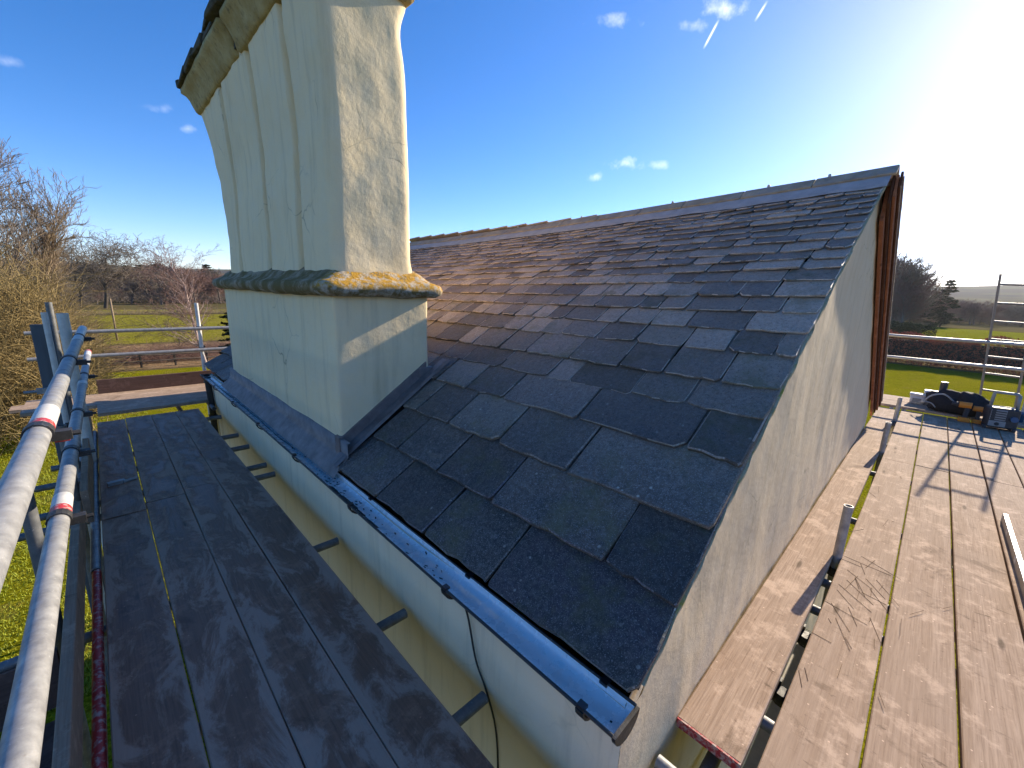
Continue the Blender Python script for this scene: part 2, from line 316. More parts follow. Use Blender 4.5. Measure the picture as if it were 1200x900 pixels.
class MB:
    def __init__(s): s.v = []; s.f = []
    def add(s, v, f):
        k = len(s.v); s.v += [tuple(q) for q in v]; s.f += [tuple(i+k for i in q) for q in f]; return s
    def box(s, *a): return s.add(boxv(*a), BOXF)
    def obox(s, c, ex, ey, ez):
        """box from centre and three half-axis vectors"""
        c, ex, ey, ez = map(Vector, (c, ex, ey, ez)); v = []
        for sz in (-1, 1):
            for sx, sy in ((-1, -1), (1, -1), (1, 1), (-1, 1)): v.append(c+ex*sx+ey*sy+ez*sz)
        return s.add(v, BOXF)
    def tube(s, p0, p1, r, n=14, r1=None, wall=0.004, hollow=True):
        p0, p1 = Vector(p0), Vector(p1); d = (p1-p0).normalized()
        a = d.orthogonal().normalized(); b = d.cross(a); r1 = r1 or r
        rings = [(p0, r), (p1, r1)]
        if hollow: rings = [(p0+d*.06, r-wall), (p0, r-wall), (p0, r), (p1, r1), (p1, r1-wall), (p1-d*.06, r1-wall)]
        v = []; f = []
        for (p, rr) in rings:
            for i in range(n): t = 2*math.pi*i/n; v.append(p + a*(rr*math.cos(t)) + b*(rr*math.sin(t)))
        for k in range(len(rings)-1):
            for i in range(n): j = (i+1) % n; f.append((k*n+i, k*n+j, (k+1)*n+j, (k+1)*n+i))
        f.append(tuple(range(n-1, -1, -1))); f.append(tuple(range((len(rings)-1)*n, len(rings)*n)))
        return s.add(v, f)
    def path(s, pts, r, n=8):
        pts = [Vector(p) for p in pts]; v = []; f = []
        for k, p in enumerate(pts):
            d = (pts[min(k+1, len(pts)-1)]-pts[max(k-1, 0)]).normalized(); a = d.cross(Vector((.31, .22, .92))).normalized(); b = d.cross(a)
            rr = r[k] if isinstance(r, (list, tuple)) else r
            for i in range(n): t = 2*math.pi*i/n; v.append(p+a*rr*math.cos(t)+b*rr*math.sin(t))
        for k in range(len(pts)-1):
            for i in range(n): j = (i+1) % n; f.append((k*n+i, k*n+j, (k+1)*n+j, (k+1)*n+i))
        f.append(tuple(range(n-1, -1, -1))); f.append(tuple(range((len(pts)-1)*n, len(pts)*n)))
        return s.add(v, f)
    def build(s, name, mat, parent=None, smooth=False, bevel=0.0): return mk(name, s.v, s.f, mat, parent, smooth, bevel)
def auto_smooth(o, ang=40):
    me = o.data; me.polygons.foreach_set('use_smooth', [True]*len(me.polygons))
    me.set_sharp_from_angle(angle=math.radians(ang)); return o
def tube(name, p0, p1, r, mat, parent, n=16, **k):
    return auto_smooth(MB().tube(p0, p1, r, n, **k).build(name, mat, parent), 45)
def rn(a, b): return random.uniform(a, b)

G = -H                                      # ground level, eye-relative
DECK = -1.55
# ================================================================== SETTING: ground
def sheet(name, pts, z, mat, kind='structure', res=None):
    o = mk(name, [(x, y, z) for x, y in pts], [tuple(range(len(pts)))], mat); o['kind'] = kind; return o
def ground_mat():
    m = M('ground', 1.0, spec=0.0); v = m.vec()
    n = m.noise(v, .035, 6, .6); n2 = m.noise(v, .6, 6, .65); n3 = m.noise(v, 6, 5, .7)
    c = m.mix(m.ramp(n, [(.4, 0.0), (.6, 1.0)]), (.085, .085, .028, 1), (.12, .105, .045, 1))
    c = m.mix(m.ramp(n2, [(.4, 0.0), (.65, .8)]), c, (.145, .105, .058, 1))
    c = m.mix(m.ramp(n3, [(.5, 0.0), (.7, .7)]), c, (.055, .045, .022, 1))
    hz_ = m.math('MULTIPLY', m.math('SUBTRACT', m.sep()[2], 6), .05, True)
    c = m.mix(hz_, c, m.mix(m.ramp(m.noise(v, .006, 4), [(.45, 0.0), (.55, 1.0)]), (.052, .045, .036, 1), (.085, .085, .04, 1)))
    m.color(c).bump(n3, .8, .05); return m.m
MAT['ground'] = ground_mat()
def grass_mat(name, a, b, d, sc=1.0, bump=.8):
    m = M(name, 1.0, spec=0.0); v = m.vec()
    c = m.mix(m.ramp(m.noise(v, .25*sc, 5, .6), [(.35, 0.0), (.65, 1.0)]), a, b)
    c = m.mix(m.ramp(m.noise(v, 2.2*sc, 6, .7), [(.42, 0.0), (.66, .7)]), c, d)
    c = m.mix(m.ramp(m.noise(v, 16*sc, 5, .75), [(.40, 0.0), (.58, .8)]), c, tuple(x*.3 for x in a[:3])+(1,))
    c = m.mix(m.ramp(m.noise(v, .9*sc, 7, .7), [(.56, 0.0), (.68, .55)]), c, (.20, .145, .06, 1))
    m.color(c).bump(m.noise(v, 11*sc, 6, .75), bump, .06/sc); return m.m
MAT['lawn'] = grass_mat('lawn', (.19, .20, .006, 1), (.28, .265, .010, 1), (.37, .30, .03, 1))
MAT['field'] = grass_mat('field', (.25, .24, .022, 1), (.31, .28, .035, 1), (.38, .31, .085, 1), .35)
MAT['crop'] = grass_mat('crop_field', (.22, .25, .01, 1), (.28, .29, .015, 1), (.32, .28, .04, 1), .3)
m = M('leaf_litter', 1.0, spec=0.0); v = m.vec(); c = m.mix(m.ramp(m.noise(v, 1.2, 6, .7), [(.38, 0.0), (.62, 1.0)]), (.20, .125, .065, 1), (.34, .235, .13, 1)); c = m.mix(m.ramp(m.noise(v, 8, 6, .75), [(.5, 0.0), (.68, .8)]), c, (.05, .038, .018, 1)); m.color(c).bump(m.noise(v, 9, 6), .9, .06); MAT['litter'] = m.m

# rolling ground sheet out to the horizon: flat near the house, woods and downs beyond
rs = [0, 15, 40, 80, 140, 220, 320, 450, 620, 820, 1050, 1300, 1600, 2000, 2600]
NA = 96; vs = [(0, 0, G)]; fs = []
for r in rs[1:]:
    for k in range(NA):
        a = 2*math.pi*k/NA; x, y = r*math.cos(a), r*math.sin(a)
        t = max(0, min(1, (r-500)/1300)); t = t*t*(3-2*t)
        hgt = 62 + 24*noise.noise(Vector((x/900, y/900, 3.3))) + 10*noise.noise(Vector((x/260, y/260, 1.1)))
        hgt *= .62 + .5*max(0, math.cos(a+.10))
        vs.append((x, y, G + t*hgt + (0 if r < 200 else .4*noise.noise(Vector((x/60, y/60, 0))))))
for k in range(NA): fs.append((0, 1+k, 1+(k+1) % NA))
for q in range(len(rs)-2):
    for k in range(NA):
        a, b = 1+q*NA+k, 1+q*NA+(k+1) % NA; fs.append((a, a+NA, b+NA, b))
o = mk('ground', vs, fs, 'ground', smooth=True); o['kind'] = 'structure'
def wavy(pts, amp=.4, step=1.5):
    res = []
    for i, p in enumerate(pts):
        q = pts[(i+1) % len(pts)]; d = math.hypot(q[0]-p[0], q[1]-p[1]); n = max(1, int(d/step))
        for k in range(n):
            t = k/n; x, y = p[0]+(q[0]-p[0])*t, p[1]+(q[1]-p[1])*t
            res.append((x+amp*noise.noise(Vector((x*.5, y*.5, 1))), y+amp*noise.noise(Vector((x*.5, y*.5, 7)))))
    return res
sheet('lawn', wavy([(-30, -40), (49, -40), (49, 24), (30, 29), (8, 30), (-2, 31), (-30, 27)], .5), G+.004, 'lawn')
sheet('leaf_litter_strip', wavy([(-30, 27.3), (-2, 31.3), (8, 30.3), (30, 29.3), (40, 40), (-30, 46)], .5), G+.008, 'litter')
sheet('meadow', wavy([(-60, 47), (0, 44), (45, 42), (70, 78), (5, 80), (-60, 76)], 1.0, 3), G+.012, 'field')
sheet('far_meadow', wavy([(-60, 80.5), (5, 84), (70, 82), (76, 92), (5, 93.5), (-60, 90)], 1.0, 3), G+.012, 'field')
sheet('crop_field', wavy([(54, -90), (240, -130), (250, 5), (120, 3.5), (54, 18)], 1.2, 4), G+.012, 'crop')

# ================================================================== COTTAGE
XW, YW = .95, .44                           # eaves wall face, gable face
XR, XE2, YF = 4.01, 7.09, 6.56              # ridge, far eaves, far gable
def zr(y):
    t = y-.4; return .87-.045*t+.0033*t*t
def rz(x, y):
    t = (x-.93)/(XR-.93); return -1.14+(zr(y)+1.14)*t+.06*math.sin(math.pi*min(max(t, 0), 1))
def rz2(x, y):                              # far slope
    t = (x-XR)/(XE2-XR); return zr(y)+(-1.14-zr(y))*t
house = thing('cottage', (4, 3.5, G), 'cream rendered cottage with a mossy stone slate roof and tall four-flue chimney', 'house')
# eaves wall (with slight waviness)
NY, NZ = 60, 24
def grid(fn, nu, nv):
    vs = [fn(i/nu, j/nv) for j in range(nv+1) for i in range(nu+1)]
    fs = [(j*(nu+1)+i, j*(nu+1)+i+1, (j+1)*(nu+1)+i+1, (j+1)*(nu+1)+i) for j in range(nv) for i in range(nu)]
    return vs, fs
def ew(u, v):
    y = YW + (YF-YW)*(1-u); z = G + (-1.17-G)*v
    return (XW + .012*noise.noise(Vector((y*1.1, z*1.3, 0))) + (.035*max(0, min(1, (-1.62-z)*8))), y, z)
vs, fs = grid(ew, 70, 40); mk('eaves_wall', vs, fs, 'wall', house, True)
def gw(u, v):
    x = XW + (XE2-.12-XW)*u
    top = (rz(x, YW)-.035) if x < XR else rz2(x, YW)-.03
    z = G + (top-G)*v
    wob = .012*noise.noise(Vector((x*1.4, z*1.6, 5)))+.006*noise.noise(Vector((x*4, z*4, 9)))
    return (x, YW + wob*(1 if v < 1 else .5), z)
vs, fs = grid(gw, 120, 60); mk('gable_wall', vs, fs, 'gable', house, True)
vs = [(XW+.02, YF, G), (XE2-.12, YF, G), (XE2-.12, YF, -1.2), (XR, YF, zr(YF)-.05), (XW+.02, YF, -1.2), (XE2-.12, YW+.02, G), (XE2-.12, YW+.02, -1.2)]
mk('far_wall', vs, [(1, 0, 4, 3, 2), (1, 2, 6, 5)], 'wall', house)
# roof deck under the slates (both slopes, closed)
vs = []; fs = []
NX = 14
xs = [.99+(XR-.99)*i/NX for i in range(NX+1)] + [XR+(XE2+.1-XR)*i/6 for i in range(1, 7)]
ys = [YW-.015+(YF+.05-YW)*j/16 for j in range(17)]
for y in ys:
    for x in xs: vs.append((x, y, (rz(x, y) if x <= XR else rz2(x, y))-.03))
n = len(xs)
for j in range(16):
    for i in range(n-1): fs.append((j*n+i, j*n+i+1, (j+1)*n+i+1, (j+1)*n+i))
roof = mk('roof', vs, fs, 'under', house)
roof['label'] = 'old grey stone slate roof in courses that shrink towards the ridge'

# --- slates
tails = [.955, 1.19, 1.42, 1.66, 1.865, 2.015, 2.2, 2.35, 2.49, 2.615, 2.755, 2.865, 2.96, 3.055, 3.165, 3.26, 3.35, 3.44, 3.525, 3.605, 3.685, 3.76, 3.83]
fixed = {0: [.40, 1.051, 1.494, 1.955, 2.40], 1: [.40, .689, 1.298, 1.721, 2.131], 2: [.40, 1.05, 1.515, 1.944, 2.3], 3: [.40, .64, 1.191, 1.736, 2.079, 2.42], 4: [.40, .748, 1.022, 1.413, 1.576]}
CH = (1.02, 1.69, 2.57, 5.52)               # chimney footprint x0,x1,y0,y1
def surf(x, y): return Vector((x, y, rz(x, y)))
nrm = Vector((-.545, 0, .838))
slates = []
for r, xt in enumerate(tails):
    ex = (tails[r+1]-xt) if r+1 < len(tails) else .075
    L = ex*1.9 if r else ex*1.25
    L = min(L, 3.95-xt)
    w0 = max(.17, .52-.052*r) if r < 7 else max(.165, .235-.004*(r-7))
    ys_ = list(fixed.get(r, [.40]))
    if len(ys_) == 1: ys_.append(ys_[0] + w0*rn(.45, 1.35))
    while ys_[-1] < YF-.1: ys_.append(ys_[-1]+w0*rn(.6, 1.45))
    for k in range(len(ys_)-1):
        y0, y1 = ys_[k], ys_[k+1]
        if k == 0: y0 = .414+rn(-.005, .003)
        if CH[0] < xt+ex*.9 and xt+ex*.5 < CH[1] and y0 > CH[2]-.06 and y1 < CH[3]+.05: continue
        if CH[0]-.06 < xt+ex*.9 and xt+ex*.5 < CH[1]:
            if y0 < CH[2]-.07 < y1: y1 = CH[2]-.075
            if y0 < CH[3]+.05 < y1: y0 = CH[3]+.06
        if y1-y0 < .05: continue
        slates.append((r, xt, ex, L, y0, y1))
cs_ = []
def slate_geo(r, xt, ex, L, y0, y1):
    g = .0045 if r < 5 else .003
    y0 += g*rn(.3, 1.2); y1 -= g*rn(.3, 1.2)
    th = (.017 if r < 4 else .010)*rn(.8, 1.3); jt = .006 if r < 6 else .0028
    lift = rn(.001, .005)
    sk = rn(-.012, .012); nt = 8
    pts = []
    c0, c1 = rn(.004, .02), rn(.004, .02)
    if rn(0, 1) < .2: c0 *= 2
    if rn(0, 1) < .2: c1 *= 2
    c0 = min(c0, (y1-y0)*.22); c1 = min(c1, (y1-y0)*.22)
    for i in range(nt):
        t = i/(nt-1); y = y0+(y1-y0)*t
        x = xt + sk*(t-.5) + rn(-jt, jt)
        if i == 0: x += c0*.8; y = y0+rn(0, .006)
        if i == nt-1: x += c1*.8; y = y1-rn(0, .006)
        if i == 1: y = y0+c0
        if i == nt-2: y = y1-c1
        pts.append((x, y))
    xm = xt+ex*.5
    pts.append((xm, y1+rn(-.005, .004))); pts.append((xt+L, y1+rn(-.01, 0))); pts.append((xt+L, y0+rn(0, .01))); pts.append((xm, y0+rn(-.004, .005)))
    tw = rn(-.005, .005); n_ = len(pts); top = []; bot = []
    for (x, y) in pts:
        f = max(0, 1-(x-xt)/max(L, .01)); hgt = (th*1.05+lift)*f + tw*(y-(y0+y1)/2)/(y1-y0)*2*f - .012*(1-f)
        p = surf(min(x, 4.0), y) + nrm*hgt
        top.append(p + nrm*th*.5); bot.append(p - nrm*th*.5)
    # arrises knocked off: inner top ring
    ctr = sum(top, Vector())/n_
    inner = [t_+(ctr-t_).normalized()*(th*.35) for t_ in top]; top = [t_-nrm*th*.28 for t_ in top]
    v = inner+top+bot
    fcs = [tuple(range(n_))]
    for i in range(n_):
        j = (i+1) % n_
        fcs.append((i, n_+i, n_+j, j)); fcs.append((n_+i, 2*n_+i, 2*n_+j, n_+j))
    # orient outward
    a, b, c = Vector(v[0]), Vector(v[2]), Vector(v[6])
    if (b-a).cross(c-a).dot(nrm) < 0: fcs = [tuple(reversed(q)) for q in fcs]
    return v, fcs
def show(sl):
    r, xt, ex, L, y0, y1 = sl; yc = (y0+y1)/2; p = surf(xt+ex/2, yc); d = p.length
    s = ex/.84*(y1-y0)*abs(nrm.dot(p.normalized()))/(d*d)
    # hidden behind the chimney
    pc = p*( (CH[2])/p.y ) if p.y > CH[2] else None
    if pc is not None and CH[0] < pc.x < CH[1] and pc.z > -1.1: s *= .001
    return s
order = sorted(slates, key=show, reverse=True)
def set_rnd(me, vals):
    a = me.attributes.new('rnd', 'FLOAT_VECTOR', 'FACE'); a.data.foreach_set('vector', np.asarray(vals, 'f').ravel())
def rnd3(r): return (rn(0, 1), rn(0, 1), rn(0, .86))
def edge_vals(q, fcs):
    # faces: top, then (arris, side) pairs; some arrises are freshly chipped
    res = [q]
    for i in range(1, len(fcs)): res.append((min(1, q[0]*.5+.5), 0, .97) if (i % 2 == 1 and rn(0, 1) < .6) else q)
    return res
stuff = MB(); sv = []
for i, sl in enumerate(order):
    v, fcs = slate_geo(*sl); q = rnd3(sl[0])
    if i < 290:
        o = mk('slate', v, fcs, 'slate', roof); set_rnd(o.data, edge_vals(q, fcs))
    else:
        stuff.add(v, fcs); sv += edge_vals(q, fcs)
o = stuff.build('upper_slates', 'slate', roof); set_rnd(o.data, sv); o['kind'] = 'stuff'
# far slope: plain slating seen only as an edge
vs = []; fs = []
for j in range(13):
    x0, x1 = XR+.02+j*.245, XR+.02+(j+1)*.245+.05
    for s in range(18):
        y0, y1 = .338+s*.355, .338+(s+1)*.355-.008
        z0, z1 = rz2(x0, .4)+.0, rz2(x1, .4)+.018
        k = len(vs); vs += [(x0, y0, z0), (x1, y0, z1), (x1, y1, z1-.02), (x0, y1, z0-.02), (x0, y0, z0-.016), (x1, y0, z1-.016), (x1, y1, z1-.036), (x0, y1, z0-.036)]
        fs += [tuple(i+k for i in q) for q in BOXF]
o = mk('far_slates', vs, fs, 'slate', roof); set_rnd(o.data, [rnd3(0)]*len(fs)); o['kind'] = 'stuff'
# mortar fillet along the verge, ragged
vs = []; fs = []; N = 150
for i in range(N+1):
    x = .99+(XR-.04-.99)*i/N; z = rz(x, .43)
    a = .008*noise.noise(Vector((x*14, 0, 0))); b = .010*noise.noise(Vector((x*19, 5, 0)))
    vs += [(x, YW-.010+a, z-.085+b*1.8), (x, YW-.026+a, z-.034+b), (x, YW-.030+a, z-.004+b*.6), (x, YW+.02, z-.004)]
for i in range(N):
    for k in range(3): p = i*4+k; fs.append((p, p+4, p+5, p+1))
mk('verge_mortar', vs, fs, 'mortar', roof, True)
# ridge: lead aprons and stone ridge tiles
yy = .37; k = 0
while yy < YF:
    y1 = min(yy+rn(.44, .5), YF+.05); vs = []
    for y in (yy+.003, y1-.003):
        zt = zr(y)
        j = rn(-.001, .001)
        for (dx, dz) in ((-.115, -.048), (-.014, .022), (.014, .023), (.115, -.052), (.10, -.066), (0, .0), (-.10, -.064)): vs.append((XR+dx, y, zt+dz+.036+j))
    n = 7; fs = [(i, i+n, (i+1) % n+n, (i+1) % n) for i in range(n)] + [tuple(range(n)), tuple(range(2*n-1, n-1, -1))]
    mk('ridge_tile', vs, fs, 'ridge', roof, bevel=.006); yy = y1
yy = .395
while yy < YF:
    y1 = min(yy+1.45, YF); vs = []
    NN = 16
    for i in range(NN+1):
        y = yy+(y1-yy)*i/NN; zt = zr(y); wv = .006*noise.noise(Vector((y*5, 0, 2)))
        xl = XR-.225+wv*1.5
        vs += [(xl, y, rz(xl, y)+.022+wv), (xl+.004, y, rz(xl, y)+.032+wv), (XR-.09, y, rz(XR-.09, y)+.040)]
    fs = []
    for i in range(NN):
        for q in range(2): p = i*3+q; fs.append((p, p+1, p+4, p+3))
    mk('ridge_apron', vs, fs, 'ridge_lead', roof, True); yy = y1+.002
for y in (.75, 1.15, 1.95, 3.0, 4.0, 5.2):
    b = MB().box(XR-.010, XR+.010, y, y+.02, zr(y)+.045, zr(y)+.078); b.build('ridge_clip', 'ridge_lead', roof, bevel=.006)
# bargeboards on the far slope of the gable
def slope_board(name, y0, y1, top, dep, mat, x0=XR-.02, x1=XE2+.10):
    vs = []
    for x in (x0, x1):
        z = rz2(x, .4)
        for (y, dz) in ((y0, top), (y1, top), (y1, top-dep), (y0, top-dep)): vs.append((x, y, z+dz))
    return mk(name, vs, [(0, 1, 5, 4), (1, 2, 6, 5), (2, 3, 7, 6), (3, 0, 4, 7), (3, 2, 1, 0), (4, 5, 6, 7)], mat, house, bevel=.004)
slope_board('bargeboard', .343, .358, -.002, .10, 'barge_dark')
slope_board('bargeboard', .360, .378, -.02, .14, 'barge')
slope_board('bargeboard', .380, .398, -.02, .18, 'barge_dark')
slope_board('bargeboard', .402, .428, -.02, .23, 'barge', XR+.06)

# --- gutter along the eaves
gut = thing('gutter', (.90, 3.5, -1.22), 'black half-round gutter with silt and sky shine below the slate eaves', 'gutter')
GX, GR = .902, .061
def gz(y): return -1.150 - .004*math.sin(y*1.3) - .002*y
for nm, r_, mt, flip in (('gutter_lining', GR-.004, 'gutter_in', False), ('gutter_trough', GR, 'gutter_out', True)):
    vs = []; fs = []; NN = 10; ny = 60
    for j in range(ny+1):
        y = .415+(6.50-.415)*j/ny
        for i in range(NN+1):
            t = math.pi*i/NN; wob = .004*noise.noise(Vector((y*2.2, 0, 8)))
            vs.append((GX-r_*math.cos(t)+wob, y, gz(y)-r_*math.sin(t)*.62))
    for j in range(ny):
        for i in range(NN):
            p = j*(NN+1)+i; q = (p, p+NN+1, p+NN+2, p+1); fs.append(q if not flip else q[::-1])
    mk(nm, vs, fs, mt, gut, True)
vs = []
for y in (.415, 6.50):
    vs += [(GX-GR, y, gz(y)), (GX-GR-.005, y, gz(y)+.004), (GX-GR+.004, y, gz(y)+.006)]
def strip_edge(x, name):
    b = MB()
    b.path([(x, .415+(6.50-.415)*j/30, gz(.415+(6.50-.415)*j/30)+.001) for j in range(31)], .0055, 6); return b.build(name, 'gutter_out', gut, True)
strip_edge(GX-GR-.001, 'front_lip'); strip_edge(GX+GR+.001, 'back_lip')
for y in (.405, 6.50):                                             # stop ends
    vs = [(GX-(GR+.004)*math.cos(math.pi*i/14), y, gz(y)-(GR+.004)*.85*math.sin(math.pi*i/14)) for i in range(15)]
    vs = vs+[(a, b+.012, c) for a, b, c in vs]; n = 15
    fs = [tuple(range(n-1, -1, -1)), tuple(range(n, 2*n))]+[(i, i+1, i+1+n, i+n) for i in range(n-1)]+[(n-1, 0, n, 2*n-1)]
    mk('stop_end', vs, fs, 'gutter_out', gut)
for y in (.52, 1.18, 2.05, 2.95, 3.85, 4.75, 5.65, 6.35):             # brackets with clips over the lip
    b = MB(); pts = [(GX-(GR+.006)*math.cos(math.pi*i/10), y, gz(y)-(GR+.006)*.84*math.sin(math.pi*i/10)) for i in range(11)]
    for i in range(10):
        p, q = Vector(pts[i]), Vector(pts[i+1]); c = (p+q)/2; d = (q-p)/2; b.obox(c, d*1.05, (0, .014, 0), Vector((d.z, 0, -d.x)).normalized()*.004)
    b.box(GX-GR-.006, GX-GR+.016, y-.013, y+.013, gz(y)+.003, gz(y)+.012)
    b.box(GX+GR-.012, XW+.03, y-.013, y+.013, gz(y)-.004, gz(y)+.006)
    b.build('bracket', 'gutter_out', gut)
# silt and dead leaves lying in the trough
b = MB()
for i in range(90):
    y = random.choice((rn(1.9, 2.5), rn(.45, 6.6), rn(2.3, 3.6), rn(1.2, 2.4))); t = math.radians(rn(40, 130)); rr = GR-.006
    p = Vector((GX-rr*math.cos(t), y, gz(y)-rr*.62*math.sin(t)+.001)); L = rn(.002, .011); w_ = rn(.001, .003); an = rn(-.5, .5)
    n_ = Vector((math.cos(t), 0, math.sin(t))); d = Vector((0, math.cos(an), 0))+Vector((n_.z, 0, -n_.x))*math.sin(an); b.obox(p, d*L, n_.cross(d)*w_, n_*.0012)
for seg in ((1.85, 2.4, 62), (3.2, 6.3, 95)):
    y = seg[0]
    while y < seg[1]:
        t = math.radians(seg[2]+14*noise.noise(Vector((y*3, seg[0], 0)))); rr = GR-.006; L = rn(.02, .05)
        p = Vector((GX-rr*math.cos(t), y, gz(y)-rr*.62*math.sin(t)+.001)); n_ = Vector((math.cos(t), 0, math.sin(t)))
        b.obox(p, (0, L, 0), Vector((n_.z, 0, -n_.x))*rn(.0006, .0022 if seg[0] != 1.85 else .018), n_*.0015); y += L*1.6
b.build('silt', 'silt', gut)['kind'] = 'stuff'
# downpipe at the far end, and a cable hanging down the wall
dp = thing('downpipe', (.86, 6.5, G), 'black downpipe at the far end of the gutter', 'downpipe')
auto_smooth(MB().path([(.90, 6.4, -1.19), (.90, 6.4, -1.30), (.905, 6.4, -1.42), (.91, 6.4, -1.6), (.91, 6.4, G+.02)], .036, 12).build('pipe', 'gutter_out', dp))
MB().path([(.90, 6.4, -1.20), (.90, 6.4, -1.26)], .045, 12).build('outlet', 'gutter_out', dp)
MB().box(.868, .956, 6.355, 6.445, -1.72, -1.69).build('clip', 'gutter_out', dp)
pts = [(XW-.055, 1.17, -1.20), (XW-.03, 1.165, -1.25), (XW-.012, 1.15, -1.33), (XW-.010, 1.10, -1.50), (XW+.0, 1.04, -1.62), (XW-.0+.028, 1.00, -1.85), (XW+.022, .97, -2.3), (XW+.024, .95, -3.2)]
def smooth_pts(pts, n=6):
    P = [Vector(p) for p in pts]; r = []
    for i in range(len(P)-1):
        p0, p1, p2, p3 = P[max(i-1, 0)], P[i], P[i+1], P[min(i+2, len(P)-1)]
        for k in range(n):
            t = k/n; r.append(.5*((2*p1)+(p2-p0)*t+(2*p0-5*p1+4*p2-p3)*t*t+(3*p1-p0-3*p2+p3)*t**3))
    return r+[P[-1]]
tag(MB().path(smooth_pts(pts), .0042, 6).build('cable', 'cable', None, True), 'thin dark cable hanging from the gutter down the cream wall', 'cable')

# --- chimney
chim = thing('chimney_base_anchor', (1.35, 4, -1.3), None, None)
bpy.data.objects.remove(chim)
def lump(p, a, s, seed=0):
    return a*noise.noise(Vector((p[0]*s+seed, p[1]*s, p[2]*s)))
def ringloft(name, rings, mat, parent, closed_top=True, closed_bot=False):
    n = len(rings[0]); vs = [p for r in rings for p in r]; fs = []
    for k in range(len(rings)-1):
        for i in range(n): j = (i+1) % n; fs.append((k*n+i, k*n+j, (k+1)*n+j, (k+1)*n+i))
    if closed_top: fs.append(tuple(range((len(rings)-1)*n, len(rings)*n)))
    if closed_bot: fs.append(tuple(range(n-1, -1, -1)))
    return mk(name, vs, fs, mat, parent, True)
def rect_ring(x0, x1, y0, y1, r, z, step=.07, amp=0.0, seed=0.0):
    """counter-clockwise rounded rectangle with roughly even points"""
    pts = []
    def seg(a, b):
        L = math.dist(a, b); n = max(1, round(L/step))
        for k in range(n): t = k/n; pts.append((a[0]+(b[0]-a[0])*t, a[1]+(b[1]-a[1])*t))
    def arc(c, a0):
        for k in range(4): t = math.radians(a0+90*k/4); pts.append((c[0]+r*math.cos(t), c[1]+r*math.sin(t)))
    arc((x0+r, y0+r), 180); seg((x0+r, y0), (x1-r, y0)); arc((x1-r, y0+r), 270); seg((x1, y0+r), (x1, y1-r)); arc((x1-r, y1-r), 0); seg((x1-r, y1), (x0+r, y1)); arc((x0+r, y1-r), 90); seg((x0, y1-r), (x0, y0+r))
    res = []
    cxm, cym = (x0+x1)/2, (y0+y1)/2
    for (x, y) in pts:
        d = Vector((x-max(x0+r, min(x1-r, x)), y-max(y0+r, min(y1-r, y)), 0))
        if d.length > 1e-6: d.normalize()
        a = amp*noise.noise(Vector((x*2.3+seed, y*2.3, z*2.3)))+amp*.4*noise.noise(Vector((x*8+seed, y*8, z*8)))
        res.append((x+d.x*a, y+d.y*a, z))
    return res
rings = [rect_ring(CH[0], CH[1], CH[2], CH[3], .022, z, amp=.008) for z in np.linspace(-1.35, -.04, 20)]
chim = ringloft('chimney', rings, 'chimney', house, True, True); chim['label'] = 'tall cream rendered chimney with four ribbed flues and an orange lichened ledge'
# rolled stone ledge
prof = [(-.01, -.066), (.055, -.064), (.088, -.042), (.096, -.012), (.086, .018), (.055, .034), (.02, .052), (-.015, .09), (-.05, .12)]
rings = []
for (o_, z) in prof:
    base = rect_ring(CH[0]-o_, CH[1]+o_, CH[2]-o_, CH[3]+o_, max(.02, .05+o_*.5), 0, step=.05)
    n0 = None
    rr = []
    for (x, y, _) in rect_ring(CH[0]-o_, CH[1]+o_, CH[2]-o_, CH[3]+o_, .06, z, step=1e9 if False else .06):
        rr.append((x, y, z))
    rings.append(rr)
nmin = min(len(r) for r in rings)
def resample(r, n):
    P = [Vector(p) for p in r]+[Vector(r[0])]; L = [0]
    for i in range(len(P)-1): L.append(L[-1]+(P[i+1]-P[i]).length)
    outp = []; j = 0
    for k in range(n):
        t = L[-1]*k/n
        while L[j+1] < t: j += 1
        outp.append(tuple(P[j].lerp(P[j+1], (t-L[j])/max(1e-9, L[j+1]-L[j]))))
    return outp
rings = [resample(r, 150) for r in rings]
rings = [[(x+.012*noise.noise(Vector((x*6, y*6, z*6))), y+.012*noise.noise(Vector((x*6, y*6, z*6+9))), z+.016*noise.noise(Vector((x*5, y*5, z*3+4)))) for (x, y, z) in r] for r in rings]
ringloft('ledge', rings, 'ledge', chim, True, True)
